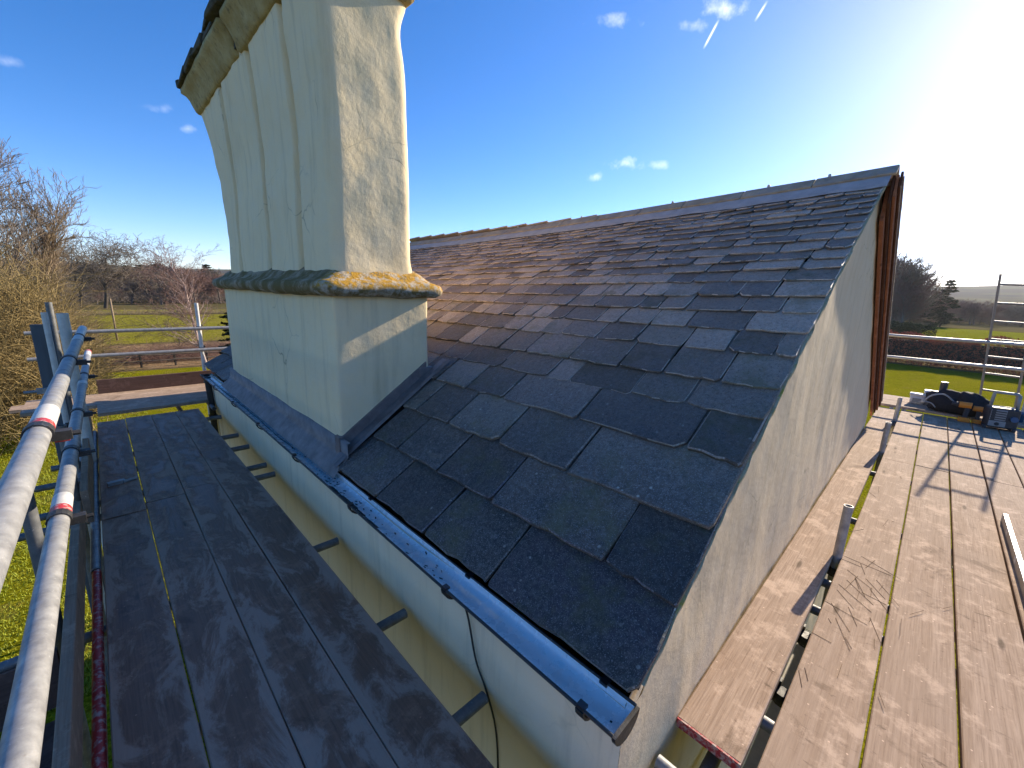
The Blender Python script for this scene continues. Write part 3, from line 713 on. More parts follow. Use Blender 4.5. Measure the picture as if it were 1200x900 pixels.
# flue shafts: one fluted body with three deep grooves on each long side
grooves = (3.13, 3.88, 4.77)
def shaft_ring(z):
    t = max(0, min(1, (z-.03)/1.73))
    x0 = 1.045 + .012*math.sin(t*3) - .035*max(0, t-.55)/.45
    x1 = 1.605 - .012*t - .032*math.exp(-((t-.86)/.09)**2) + .02*math.exp(-((t-.96)/.04)**2) + .03*math.exp(-(t/.05)**2)
    y0 = 2.60 + .0*t - .02*math.exp(-(t/.06)**2)
    y1 = 5.24 + .16*t + .40*t**3
    r = .075
    pts = []
    def arc(c, a0, r=r):
        for k in range(7): an = math.radians(a0+90*k/6); pts.append((c[0]+r*math.cos(an), c[1]+r*math.sin(an)))
    def straight(a, b, n, groove=False):
        for k in range(1, n):
            s = k/n; x = a[0]+(b[0]-a[0])*s; y = a[1]+(b[1]-a[1])*s; dx = 0
            if groove:
                sgn = 1 if a[0] < 1.3 else -1
                for g in grooves:
                    gy = g + .02*noise.noise(Vector((z*1.5, g, 0))); d = abs(y-gy); w = .048
                    if d < w: dx = max(dx, .11*(1-d/w)**.75)
                dx *= sgn
            pts.append((x+dx, y))
    arc((x0+r, y0+r), 180); straight((x0+r, y0), (x1-r, y0), 12); arc((x1-r, y0+r), 270); straight((x1, y0+r), (x1, y1-r), 120, True); arc((x1-r, y1-r), 0); straight((x1-r, y1), (x0+r, y1), 8); arc((x0+r, y1-r), 90); straight((x0, y1-r), (x0, y0+r), 260, True)
    cxm, cym = (x0+x1)/2, (y0+y1)/2; res = []
    for (x, y) in pts:
        a = .014*noise.noise(Vector((x*1.7, y*1.7, z*1.5)))+.008*noise.noise(Vector((x*5, y*5, z*4)))+.003*noise.noise(Vector((x*14, y*14, z*11)))
        ny = -1 if y < y0+.04 else (1 if y > y1-.04 else 0); nx = -1 if x < x0+.12 and not ny else (1 if x > x1-.12 and not ny else 0)
        res.append((x+nx*a, y+ny*a, z))
    return res
ringloft('flue_shafts', [shaft_ring(z) for z in np.linspace(.03, 1.78, 60)], 'chimney', chim)
# cap: coved moulding in two lengths, then rough slabs
def cove(y0, y1, endn, endf):
    prof = [(0, 1.67), (.018, 1.685), (.035, 1.73), (.06, 1.79), (.09, 1.835), (.115, 1.855), (.115, 1.89), (0, 1.91)]
    rings = []
    for (o_, z) in prof:
        ya, yb = y0-(o_ if endn else 0), y1+(o_ if endf else 0)
        rr = resample(rect_ring(1.01-o_, 1.60+o_, ya, yb, .02, z, .08), 110)
        rings.append([(x+.012*noise.noise(Vector((x*4, y*4, z*4))), y, q+.012*noise.noise(Vector((x*4, y*4, z*4+5)))) for (x, y, q) in rr])
    return rings
ringloft('cap_cove', cove(2.58, 4.02, True, False), 'cove', chim, True, True)
ringloft('cap_cove', cove(4.07, 5.72, False, True), 'cove', chim, True, True)
MB().box(.99, 1.62, 4.015, 4.075, 1.71, 1.89).build('cap_joint', 'slab', chim)
y = 2.40; k = 0
while y < 5.85:
    w_ = rn(.35, .6)
    for layer in range(3):
        x0 = .88+rn(-.03, .03)+layer*.05; x1 = 1.73-rn(0, .05)-layer*.07; z0 = 1.895+layer*.085
        vs = boxv(x0, x1, y+rn(-.02, .02), min(y+w_, 5.88-layer*.08)-rn(0, .02), z0, z0+.07+rn(-.01, .015))
        vs = [(a+rn(-.018, .018), b_+rn(-.018, .018), c_+rn(-.01, .01)) for a, b_, c_ in vs]
        mk('cap_slab', vs, BOXF, 'slab', chim, bevel=.012)
    y += w_
ringloft('pot_stub', [rect_ring(1.16, 1.46, 4.95, 5.25, .04, z, .08, .006) for z in (2.1, 2.3)]+[rect_ring(1.12, 1.50, 4.91, 5.29, .04, z, .08, .006) for z in (2.305, 2.40)], 'chimney', chim, True, True)
# lead flashing round the foot
def flash(name, vs, fs, par=chim): return mk(name, vs, fs, 'lead', par, bevel=.003)
# front apron between chimney and gutter in two sheets
for (a, b_) in ((2.44, 3.55), (3.545, 5.62)):
    vs = []; NN = 12
    for i in range(NN+1):
        y = a+(b_-a)*i/NN; w_ = .006*noise.noise(Vector((y*3, 0, 0)))
        vs += [(.905+w_, y, -1.158+.5*w_), (.985, y, rz(.985, y)+.030+w_), (CH[0]-.012, y, rz(1.0, y)+.042), (CH[0]-.014, y, rz(1.0, y)+.13+w_*2), (CH[0]+.01, y, rz(1.0, y)+.132+w_*2)]
    fs = []
    for i in range(NN):
        for q in range(4): p = i*5+q; fs.append((p, p+1, p+6, p+5)[::-1])
    mk('apron_flashing', vs, fs, 'lead', chim, True)
# side soaker and upstand on the near face, stepped with the slope
vs = []; NN = 14
for i in range(NN+1):
    x = .93+(1.80-.93)*i/NN; w_ = .005*noise.noise(Vector((x*6, 3, 0)))
    vs += [(x, CH[2]-.115+w_, rz(x, 2.5)+.040), (x, CH[2]-.09+w_, rz(x, 2.5)+.058), (x, CH[2]-.075, rz(x, 2.5)+.045), (x, CH[2]-.016, rz(x, 2.5)+.048)]
fs = []
for i in range(NN):
    for q in range(3): p = i*4+q; fs.append((p, p+4, p+5, p+1))
mk('side_flashing', vs, fs, 'lead', chim, True)
vs = []
for x in np.linspace(1.0, 1.66, 10): vs += [(x, CH[2]-.014, rz(x, 2.5)+.03), (x, CH[2]-.016, rz(x, 2.5)+.125), (x, CH[2]+.012, rz(x, 2.5)+.127)]
fs = []
for i in range(9):
    for q in range(2): p = i*3+q; fs.append((p, p+3, p+4, p+1))
mk('side_upstand', vs, fs, 'lead', chim)
MB().box(1.0, 1.03, CH[2]-.018, CH[2]+.05, -1.10, -.945).build('corner_flashing', 'lead', chim, bevel=.004)
MB().box(1.60, 1.715, CH[2]-.02, CH[2]+.08, -.73, -.555).build('back_flashing', 'lead', chim, bevel=.004)

# ================================================================== SCAFFOLD
TR = .0242
def board(parent, axis, a0, a1, b0, b1, ztop, mat, th=.038, name='board'):
    """a0..a1 along the axis (0 x, 1 y), b0..b1 across; slightly cupped, worn ends"""
    NN = 10; vs = []; fs = []; sag = rn(-.004, .004); tw = rn(-.003, .003); sd = rn(0, 50)
    for i in range(NN+1):
        t = i/NN; a = a0+(a1-a0)*t; dz = sag*math.sin(math.pi*t)+tw*(t-.5)
        e = .003*noise.noise(Vector((a*1.3, sd, 0)))
        for (q, z) in ((b0+e, ztop+dz-th), (b0+e, ztop+dz-.004), (b0+e+.004, ztop+dz), ((b0+b1)/2, ztop+dz-.0015), (b1+e-.004, ztop+dz), (b1+e, ztop+dz-.004), (b1+e, ztop+dz-th)):
            vs.append((a, q, z) if axis == 0 else (q, a, z))
    n = 7
    for i in range(NN):
        for k in range(n): j = (k+1) % n; f = (i*n+k, i*n+j, (i+1)*n+j, (i+1)*n+k); fs.append(f if axis == 1 else f[::-1])
    f0, f1 = tuple(range(n)), tuple(range(NN*n, NN*n+n)); fs.append(f0[::-1] if axis == 1 else f0); fs.append(f1 if axis == 1 else f1[::-1])
    return mk(name, vs, fs, mat, parent)
def coupler(parent, p, axis_a, axis_b, r=.030):
    """doubled clamp where two tubes cross"""
    b = MB(); p = Vector(p); A, B = Vector(axis_a).normalized(), Vector(axis_b).normalized(); n = A.cross(B).normalized()
    b.tube(p-A*.028, p+A*.028, r, 10, hollow=False); b.tube(p+n*.05-B*.028, p+n*.05+B*.028, r, 10, hollow=False)
    b.tube(p+n*.025+B*.035-A*.03, p+n*.025+B*.035+A*.045, .009, 6, hollow=False); b.obox(p+n*.025+B*.035+A*.04, A*.012, B*.013, n*.013)
    return b.build('coupler', 'coupler', parent)

# ---- along the eaves wall
sl_ = thing('scaffold', (0, 3, G), 'scaffold of wet brown boards running along the gutter wall to the far end', 'scaffold', None)
edges = [-.152, .072, .077, .297, .301, .519, .523, .754]
for i in range(4):
    b0, b1 = edges[2*i], edges[2*i+1]; cut = 3.93-.11*(3-i)+rn(-.02, .02)
    board(sl_, 1, -.6, cut-.004, b0, b1, DECK+rn(-.003, .002), 'boardY')
    board(sl_, 1, cut+.004, 6.28+rn(-.03, .03), b0, b1, DECK+rn(-.002, .003), 'boardY')
for (y, xl) in ((.35, -.5), (1.026, -.25), (1.641, -.25), (2.48, -.28), (3.81, -.54), (4.063, -.53), (4.66, -.52), (5.10, -.45), (5.95, -.3)):
    tube('transom', (xl, y, DECK-.064), (.925, y, DECK-.064), TR, 'tube_dark', sl_)
for x in (-.27, .62):
    tube('ledger', (x, -.6, DECK-.064-.05), (x, 7.8, DECK-.064-.05), TR, 'tube_dark', sl_)
# toe boards on edge at the outer side, with a red tube between them and the deck
def toe(y0, y1, x0, z0, z1, mat='toeY'):
    vs = [(x0+.004*noise.noise(Vector((y, z, 1))), y, z) for (y, z) in ()]
    o = MB(); NN = 8
    for i in range(NN):
        ya, yb = y0+(y1-y0)*i/NN, y0+(y1-y0)*(i+1)/NN
    o.box(x0, x0+.038, y0, y1, z0, z1); return o.build('toe_board', mat, sl_, bevel=.004)
toe(-.2, 3.62, -.262, DECK-.02, DECK+.165); toe(3.66, 6.15, -.225, DECK-.02, DECK+.21)
tube('red_tube', (-.188, .6, DECK-.035), (-.182, 3.0, DECK-.035), .020, 'redband', sl_)
tube('tube', (-.186, 3.02, DECK-.04), (-.180, 6.0, DECK-.04), TR, 'tube', sl_)
# guard rails
A0, A1 = Vector((-.190, .30, -.45)), Vector((-.108, 5.36, -.45))
B0, B1 = Vector((-.212, .28, -.85)), Vector((-.131, 6.9, -.85))
RR = .0275
def along(P, Q, y): t = (y-P.y)/(Q.y-P.y); return P.lerp(Q, t)
a_ = tube('guard_rail', A0, A1, RR, 'tube', sl_, 24); a_['label'] = 'upper guard rail of bright galvanised tube'
b__ = tube('guard_rail', B0, B1, RR, 'tube', sl_, 24)
def band(P, Q, y, L, mat, r, name='band'):
    p = along(P, Q, y); d = (Q-P).normalized(); return auto_smooth(MB().tube(p-d*L/2, p+d*L/2, r, 20, hollow=False).build(name, mat, sl_), 45)
band(A0, A1, 1.82, .075, 'redband', .0300); band(A0, A1, 1.96, .20, 'tube_pale', .0292, 'sleeve')
band(B0, B1, 2.13, .060, 'redband', .0300); band(B0, B1, 2.22, .12, 'tube_pale', .0292, 'sleeve')
band(A0, A1, 4.85, 1.0, 'tube_pale', .0287, 'sleeve'); band(A0, A1, 4.25, .12, 'tube_pale', .031, 'sleeve')
band(B0, B1, 6.68, .42, 'tube_pale', .0287, 'sleeve'); band(B0, B1, 6.84, .09, 'redband', .031); band(B0, B1, 4.75, .12, 'tube_pale', .031, 'sleeve')
d_ = (A1-A0).normalized()
for (P, Q, y) in ((A0, A1, 3.3), (B0, B1, 3.75), (B0, B1, 2.9), (A0, A1, 1.78), (B0, B1, 2.08), (B0, B1, 5.2), (A0, A1, 4.55)):
    p = along(P, Q, y); b = MB(); b.tube(p-d_*.022, p+d_*.022, RR+.006, 14, hollow=False)
    b.obox(p+Vector((.045, 0, -.012)), (.022, 0, 0), (0, .018, 0), (0, 0, .014)); b.tube(p+Vector((.03, 0, -.012)), p+Vector((.085, 0, -.012)), .008, 8, hollow=False); b.build('coupler', 'coupler', sl_)
b = MB(); p = along(A0, A1, 1.80)                                # the red clamp under the near rail
for k in range(2): b.obox(p+Vector((.036+.006*k, .03-.02*k, -.020-.014*k)), (.016, 0, 0), (0, .014, 0), (0, 0, .005))
b.build('clamp', 'redband', sl_)
# standards
for (x, y, zt, r, mt) in ((-.30, 5.0, -.285, TR*.8, 'tube_pale'), (-.305, 5.75, -.235, TR, 'tube_dark'), (-.20, 4.95, -.29, .036, 'tube_pale'), (-.30, 2.45, -.84, TR, 'tube_dark'), (-.26, 3.9, -.95, TR, 'tube_dark'), (-.32, 7.55, -.60, TR, 'tube')):
    tube('standard', (x, y, G+.01), (x, y, zt), r, mt, sl_)
MB().box(-.395, -.275, 5.06, 5.10, G+.01, -.385).build('upright_plank', 'plank_grey', sl_, bevel=.004)
b = MB(); b.obox((-.30, 5.04, -.92), (.13, 0, 0), (0, .02, 0), (0, 0, .022)); b.tube((-.50, 5.03, -.92), (-.40, 5.03, -.92), .012, 8, hollow=False); b.build('clamp', 'tube', sl_)
coupler(sl_, (-.33, 4.95, -1.25), (0, 0, 1), (1, 0, 0)); coupler(sl_, (-.27, 4.0, DECK-.11), (0, 1, 0), (0, 0, 1)); coupler(sl_, (-.28, 2.5, DECK-.09), (0, 1, 0), (1, 0, 0))
# a small steel clip lying on the boards
b = MB(); b.obox((-.06, 4.22, DECK+.014), (.05, .008, 0), (-.004, .02, 0), (0, 0, .012)); b.tube((-.02, 4.2, DECK+.016), (.06, 4.23, DECK+.016), .011, 8, hollow=False); b.tube((-.09, 4.19, DECK+.012), (-.09, 4.26, DECK+.012), .01, 8, hollow=False)
tag(b.build('scaffold_coupler', 'tube', None), 'loose steel scaffold coupler lying on the wet boards', 'coupler')
# lower return toe board near the camera, left of the rails
lr = thing('scaffold_bay', (-1, 2.2, G), 'dark brown board edge below the guard rails beside the lawn', 'scaffold')
board(lr, 0, -2.6, -.275, 2.13, 2.17, -1.40, 'toeX', .23, 'toe_board')
tube('edge_tube', (-2.6, 2.15, -1.385), (-.29, 2.15, -1.385), .018, 'tube_dark', lr)
for i in range(6): board(lr, 0, -2.6, -.27, 2.12-.235*(i+1), 2.115-.235*i-.008, -1.66, 'toeX')
tube('standard', (-2.3, 2.25, G+.01), (-2.3, 2.25, -1.3), TR, 'tube_dark', lr); tube('standard', (-.9, 2.24, G+.01), (-.9, 2.24, -1.5), TR, 'tube_dark', lr)

# ---- return across the far end
se_ = thing('scaffold_end', (.5, 7, G), 'sunlit pale boards with two guard rails across the far end of the gutter wall', 'scaffold')
for i in range(5):
    b0 = 6.46+i*.235; board(se_, 0, -.75-.1*(i % 2) if i > 1 else -.14, 2.6, b0, b0+.228, DECK+.052, 'boardX')
MB().box(-.12, 2.6, 7.60, 7.638, DECK+.02, DECK+.235).build('toe_board', 'toeX', se_, bevel=.004)
for (z, y, xl) in ((-.69, 7.72, -.66), (-1.01, 7.72, -.68)): tube('guard_rail', (xl, y, z), (3.2, y, z), TR, 'tube', se_)
for x in (1.07,): tube('standard', (x, 7.78, G+.01), (x, 7.78, -.32), TR, 'tube_pale', se_)
tube('standard', (2.95, 7.78, G+.01), (2.95, 7.78, -.4), TR, 'tube', se_)
for x in (-.25, .9, 2.3): tube('transom', (x, 6.2, DECK-.012), (x, 7.8, DECK-.012), TR, 'tube_dark', se_)
for z in (-.69, -1.01): coupler(se_, (1.07, 7.78, z), (0, 0, 1), (1, 0, 0))

# ---- along the gable
sg = thing('scaffold_gable', (4, -.2, G), 'scaffold of dry pale boards along the gable wall in full sun', 'scaffold')
ye = [(.165, -.076), (-.085, -.321), (-.330, -.555), (-.565, -.788), (-.798, -1.022), (-1.032, -1.256), (-1.266, -1.49)]
for i, (b1, b0) in enumerate(ye):
    cut = 5.62+.02*i
    board(sg, 0, .42, cut-.005, b0, b1, DECK+rn(-.003, .003), 'boardX'); board(sg, 0, cut+.006, 8.55, b0, b1, DECK+rn(-.003, .003), 'boardX')
ib = board(sg, 0, 1.375, 5.60, .205, .428, DECK+.004, 'boardX'); board(sg, 0, 5.61, 8.52, .20, .43, DECK, 'boardX')
MB().box(1.366, 1.374, .206, .427, DECK-.034, DECK+.003).build('painted_end', 'red', sg)
for i in range(4): board(sg, 1, -2.6, .46, 8.57+i*.235, 8.57+i*.235+.228, DECK+.048, 'boardYd')
for x in (1.06, 1.22, 1.66, 2.55, 2.86, 3.9, 5.2, 6.4, 7.6): tube('transom', (x, -1.6, DECK-.064), (x, .425, DECK-.064), TR, 'tube' if x < 2 else 'tube_dark', sg)
for (y, z) in ((.30, DECK-.115), (.15, DECK-.117)): tube('ledger', (.7, y, z), (9.4, y, z), TR, 'tube_dark', sg)
for (x, zt) in ((3.11, -1.20), (5.86, -1.22), (7.66, -1.23)):
    tube('standard', (x, .186, G+.01), (x-.0, .186, zt), TR, 'tube', sg)
for (x, z) in ((3.11, DECK-.1), (1.9, DECK-.12), (2.35, DECK-.12)): coupler(sg, (x, .19, z), (0, 0, 1), (1, 0, 0))
board(sg, 0, 1.1, 3.0, .05, .27, -2.1, 'palebd', name='lower_board')
for (z, y1) in ((-.485, -3.2), (-.835, -3.2)): tube('guard_rail', (9.25, .62, z), (9.25, y1, z), TR, 'alu', sg)
tube('standard', (9.32, -2.2, G+.01), (9.32, -2.2, -.2), TR, 'tube', sg); tube('standard', (9.32, .95, G+.01), (9.32, .95, -.2), TR, 'tube', sg)

# ---- ladder leaning on the end rail
lad = thing('ladder', (10.6, -1.15, G), 'aluminium ladder leaning against the guard rails by the toolbag', 'ladder')
MAT['ladder'] = plain('ladder_alloy', (.22, .22, .23, 1), .5, .4)
P0, P1 = Vector((9.70, -.66, -1.43)), Vector((9.20, -.49, .49)); dl = (P1-P0)/(P1.z-P0.z); side = Vector((0, -.372, -.01))
def lp(z): return P0+dl*(z-P0.z)
for s in (0, 1):
    p, q = lp(G+.02)+side*s, lp(.49)+side*s; mid = (p+q)/2; hd = (q-p)/2
    MB().obox(mid, (.030, 0, .008), (0, .013, 0), hd).build('stile', 'ladder', lad, bevel=.003)
z = .34
while z > G+.2:
    tube('rung', lp(z), lp(z)+side, .015, 'ladder', lad, 10); z -= .262

# ================================================================== THINGS ON THE GABLE SCAFFOLD
def blob(c, rx, ry, rz_, n=20, mseed=0, amp=.15, flat=.0):
    vs = []; fs = []; m_ = n//2
    for j in range(m_+1):
        ph = math.pi*j/m_
        for i in range(n):
            th = 2*math.pi*i/n; d = Vector((math.sin(ph)*math.cos(th), math.sin(ph)*math.sin(th), math.cos(ph)))
            k = 1+amp*noise.noise(d*1.8+Vector((mseed, 0, 0)))+amp*.5*noise.noise(d*5+Vector((mseed, 3, 0)))
            vs.append((c[0]+d.x*rx*k, c[1]+d.y*ry*k, max(c[2]+d.z*rz_*k, c[2]-rz_*(1-flat))))
    for j in range(m_):
        for i in range(n): q = (i+1) % n; fs.append((j*n+i, (j+1)*n+i, (j+1)*n+q, j*n+q))
    return vs, fs
# soft black tool bag
bag = thing('tool_bag', (8.62, -.22, DECK+.05), 'slumped black fabric tool bag with handles on the boards', 'bag')
v, f_ = blob((8.72, -.34, DECK+.19), .17, .27, .19, 28, 2, .35, .3); mk('body', v, f_, 'black', bag, True)
v, f_ = blob((8.66, -.52, DECK+.20), .15, .19, .18, 24, 5, .3, .2); mk('side_pocket', v, f_, 'black', bag, True)
MB().path(smooth_pts([(8.56, -.04, DECK+.14), (8.52, -.10, DECK+.27), (8.54, -.24, DECK+.32), (8.58, -.38, DECK+.20)]), .011, 8).build('handle', 'greypl', bag, True)
MB().path(smooth_pts([(8.56, .03, DECK+.12), (8.52, -.02, DECK+.17), (8.50, -.12, DECK+.18), (8.52, -.18, DECK+.12)]), .008, 8).build('zip', 'greypl', bag, True)
MB().tube((8.85, -.22, DECK+.30), (8.85, -.22, DECK+.46), .042, 14, hollow=False).build('flask', 'darkpl', bag)
# yellow drill with battery
dr = thing('cordless_drill', (8.40, -.46, DECK), 'yellow and black cordless drill between bag and radio', 'drill')
auto_smooth(MB().tube((8.40, -.40, DECK+.235), (8.40, -.52, DECK+.235), .042, 16, hollow=False).build('motor_housing', 'orange', dr))
auto_smooth(MB().tube((8.40, -.39, DECK+.235), (8.40, -.33, DECK+.235), .034, 14, r1=.02, hollow=False).build('chuck', 'darkpl', dr))
MB().obox((8.40, -.485, DECK+.13), (.022, 0, 0), (0, .026, .004), (0, -.008, .085)).build('grip', 'darkpl', dr, bevel=.008)
MB().obox((8.40, -.48, DECK+.033), (.042, 0, 0), (0, .06, 0), (0, 0, .032)).build('battery', 'orange', dr, bevel=.01)
dr2 = thing('impact_driver', (8.44, -.585, DECK), 'smaller yellow impact driver close beside the radio', 'drill')
auto_smooth(MB().tube((8.44, -.54, DECK+.20), (8.44, -.63, DECK+.20), .036, 16, hollow=False).build('motor_housing', 'orange', dr2))
MB().obox((8.44, -.60, DECK+.11), (.02, 0, 0), (0, .022, 0), (0, 0, .07)).build('grip', 'darkpl', dr2, bevel=.007)
MB().obox((8.43, -.60, DECK+.028), (.035, 0, 0), (0, .045, 0), (0, 0, .027)).build('battery', 'orange', dr2, bevel=.008)
# site radio
ra = thing('site_radio', (8.28, -.80, DECK), 'dark grey site radio with roll cage handle and grille', 'radio')
R0 = Vector((8.30, -.79, DECK)); 
MB().obox(R0+Vector((0, 0, .16)), (.105, .02, 0), (-.022, .135, 0), (0, 0, .135)).build('body', 'darkpl', ra, bevel=.025)
MB().obox(R0+Vector((-.110, .035, .20)), (.006, 0, 0), (-.006, .07, 0), (0, 0, .07)).build('grille', 'greypl', ra, bevel=.004)
for k in range(4): MB().obox(R0+Vector((-.119, .035, .155+.03*k)), (.004, 0, 0), (-.006, .066, 0), (0, 0, .006)).build('grille_bar', 'darkpl', ra)
MB().obox(R0+Vector((-.112, .03, .085)), (.008, 0, 0), (-.006, .075, 0), (0, 0, .036)).build('tape_deck', 'greypl', ra, bevel=.004)
auto_smooth(MB().tube(R0+Vector((-.112, .03, .085)), R0+Vector((-.132, .032, .085)), .022, 14, hollow=False).build('dial', 'darkpl', ra))
auto_smooth(MB().tube(R0+Vector((-.085, -.10, .17)), R0+Vector((-.13, -.108, .17)), .035, 14, hollow=False).build('speaker', 'bluepl', ra))
b = MB(); b.path([R0+Vector((.02, .115, .28)), R0+Vector((.05, .105, .46)), R0+Vector((.05, .09, .475)), R0+Vector((.05, -.10, .475)), R0+Vector((.05, -.115, .46)), R0+Vector((.02, -.12, .28))], .018, 8); b.build('handle', 'greypl', ra, True)
for s in (-1, 1): MB().obox(R0+Vector((0, .128*s, .025)), (.11, 0, 0), (0, .018, 0), (0, 0, .022)).build('foot', 'darkpl', ra, bevel=.008)
# white tubs behind the bag
for (x, y, s, lb) in ((9.05, .03, 1.0, 'lidded white plastic tub nearest the gable bargeboard'), (9.16, -.155, 1.35, 'taller white plastic tub standing behind the black tool bag')):
    t = thing('plastic_tub', (x, y, DECK+.05), lb, 'tub', 'white tubs on the end boards'); z0 = DECK+.05
    rings = [rect_ring(x-.07*q*s, x+.07*q*s, y-.085*q*s, y+.085*q*s, .02, z, .05) for q, z in ((.9, z0), (1, z0+.13*s))]
    ringloft('body', rings, 'whitepl', t, True, True)
    ringloft('lid', [rect_ring(x-.076*s, x+.076*s, y-.092*s, y+.092*s, .02, z, .05) for z in (z0+.131*s, z0+.155*s)], 'whitepl', t, True, True)
    MB().box(x-.072*s-.002, x-.066*s, y-.05*s, y+.05*s, z0+.03, z0+.09*s).build('print', 'greypl', t)
# pale dust sheet board leaning on a blue crate, by the ladder
t = thing('blue_bucket', (8.1, -1.08, DECK), 'small blue bucket on the boards next to the radio', 'bucket')
bc = on_z(1187, 497, DECK)
ringloft('body', [[(bc.x+r*math.cos(a), bc.y-.02+r*math.sin(a), DECK+z) for a in np.linspace(0, 2*math.pi, 20, endpoint=False)] for r, z in ((.055, .0), (.07, .16), (.075, .16), (.075, .175))], 'bluepl', t, True, True)
t2 = MB().obox((bc.x+.12, bc.y-.14, DECK+.24), (.012, .004, 0), (-.02, .09, 0), (.03, 0, .24)).build('pale_board', 'palebd', None, bevel=.004)
tag(t2, 'pale offcut of board standing upright behind the blue bucket', 'board')
# long spirit level lying on the boards
q0, q1 = Vector((4.62, -.60, DECK+.032)), Vector((3.10, -.605, DECK+.032)); dv = (q1-q0)/2
lv = thing('spirit_level', (3.9, -.6, DECK), 'silver spirit level lying along the dry boards', 'spirit level')
MB().obox((q0+q1)/2, dv, (0, .013, 0), (0, 0, .030)).build('body', 'alu', lv, bevel=.003)
for p in (q0, q1): MB().obox(p, (.012, 0, 0), (0, .015, 0), (0, 0, .033)).build('end_cap', 'whitepl', lv, bevel=.004)
for s in (.2, .5, .85): p = q0.lerp(q1, s); MB().obox(p+Vector((0, 0, .003)), (.03, 0, 0), (0, .0145, 0), (0, 0, .018)).build('vial', 'whitepl', lv, bevel=.004)
# chisel-thin wood shavings and straw scattered on the boards
b = MB()
for i in range(44):
    x = rn(1.6, 5.4); y = random.choice((rn(-.07, .16), rn(-.3, .1))); an = rn(-.9, .9); L = rn(.01, .09)
    if i > 20: x = random.gauss(2.9, .25); y = random.gauss(.05, .06); L = rn(.03, .12); an = rn(-.3, 1.5)
    d = Vector((math.cos(an), math.sin(an), 0)); b.obox((x, y, DECK+.0042), d*L, Vector((-d.y, d.x, 0))*.0007, (0, 0, .0005))
o = b.build('straw', wood_mat('straw', 0, (.10, .06, .035, 1), (.17, .11, .06, 1), (.06, .035, .02, 1)), None); o['kind'] = 'stuff'; tag(o, 'thin dark straw scattered over the dry boards', 'straw')

# ================================================================== VEGETATION
def prisms(segs, sides=3):
    """segs: array n x 8 (p0, r0, p1, r1) -> triangular prisms"""
    s = np.asarray(segs, float); p0, r0, p1, r1 = s[:, :3], s[:, 3], s[:, 4:7], s[:, 7]
    d = p1-p0; d /= np.linalg.norm(d, axis=1)[:, None]+1e-9
    ref = np.where(np.abs(d[:, 2:3]) < .9, [[0, 0, 1.]], [[1., 0, 0]]); a = np.cross(d, ref); a /= np.linalg.norm(a, axis=1)[:, None]; b = np.cross(d, a)
    n = len(s); V = np.zeros((n, 2*sides, 3))
    for i in range(sides):
        t = 2*math.pi*i/sides; o_ = a*math.cos(t)+b*math.sin(t); V[:, i] = p0+o_*r0[:, None]; V[:, sides+i] = p1+o_*r1[:, None]
    F = np.zeros((n, sides, 4), int); base = np.arange(n)[:, None]*2*sides
    for i in range(sides):
        j = (i+1) % sides; F[:, i] = base+np.array([i, j, sides+j, sides+i])
    return V.reshape(-1, 3), F.reshape(-1, 4)
def np_mesh(name, V, F, mat, smooth=False):
    me = bpy.data.meshes.new(name); k = F.shape[1]
    me.vertices.add(len(V)); me.vertices.foreach_set('co', np.asarray(V, 'f').ravel())
    me.loops.add(F.size); me.loops.foreach_set('vertex_index', F.ravel().astype('i'))
    me.polygons.add(len(F)); me.polygons.foreach_set('loop_start', np.arange(0, F.size, k, dtype='i')); me.polygons.foreach_set('loop_total', np.full(len(F), k, 'i'))
    me.update(calc_edges=True); me.materials.append(MAT[mat] if isinstance(mat, str) else mat)
    if smooth: me.polygons.foreach_set('use_smooth', [True]*len(F))
    return me
def bark(name, a, b):
    m = M(name, .95, spec=.03); v = m.vec(); m.color(m.mix(m.noise(v, 3, 5), a, b)); return m.m
MAT['bark_grey'] = bark('bark_grey', (.13, .105, .085, 1), (.21, .175, .14, 1)); MAT['bark_tan'] = bark('bark_tan', (.23, .175, .12, 1), (.33, .25, .165, 1))
MAT['bark_red'] = bark('bark_red', (.16, .10, .085, 1), (.24, .15, .12, 1)); MAT['bark_pale'] = bark('bark_birch', (.34, .25, .22, 1), (.48, .38, .34, 1))
MAT['bark_dark'] = bark('bark_dark', (.06, .05, .04, 1), (.11, .09, .07, 1)); MAT['straw_tan'] = bark('reed', (.20, .145, .06, 1), (.32, .24, .11, 1))
MAT['needle'] = bark('needles', (.012, .022, .016, 1), (.03, .045, .026, 1)); MAT['needle2'] = bark('needles_soft', (.03, .04, .02, 1), (.06, .07, .035, 1))
MAT['hedge'] = bark('beech_hedge', (.34, .10, .06, 1), (.50, .19, .11, 1)); MAT['evergreen'] = bark('evergreen', (.035, .045, .02, 1), (.075, .08, .035, 1))
MAT['blade'] = bark('grass_blade', (.20, .27, .02, 1), (.36, .36, .07, 1))
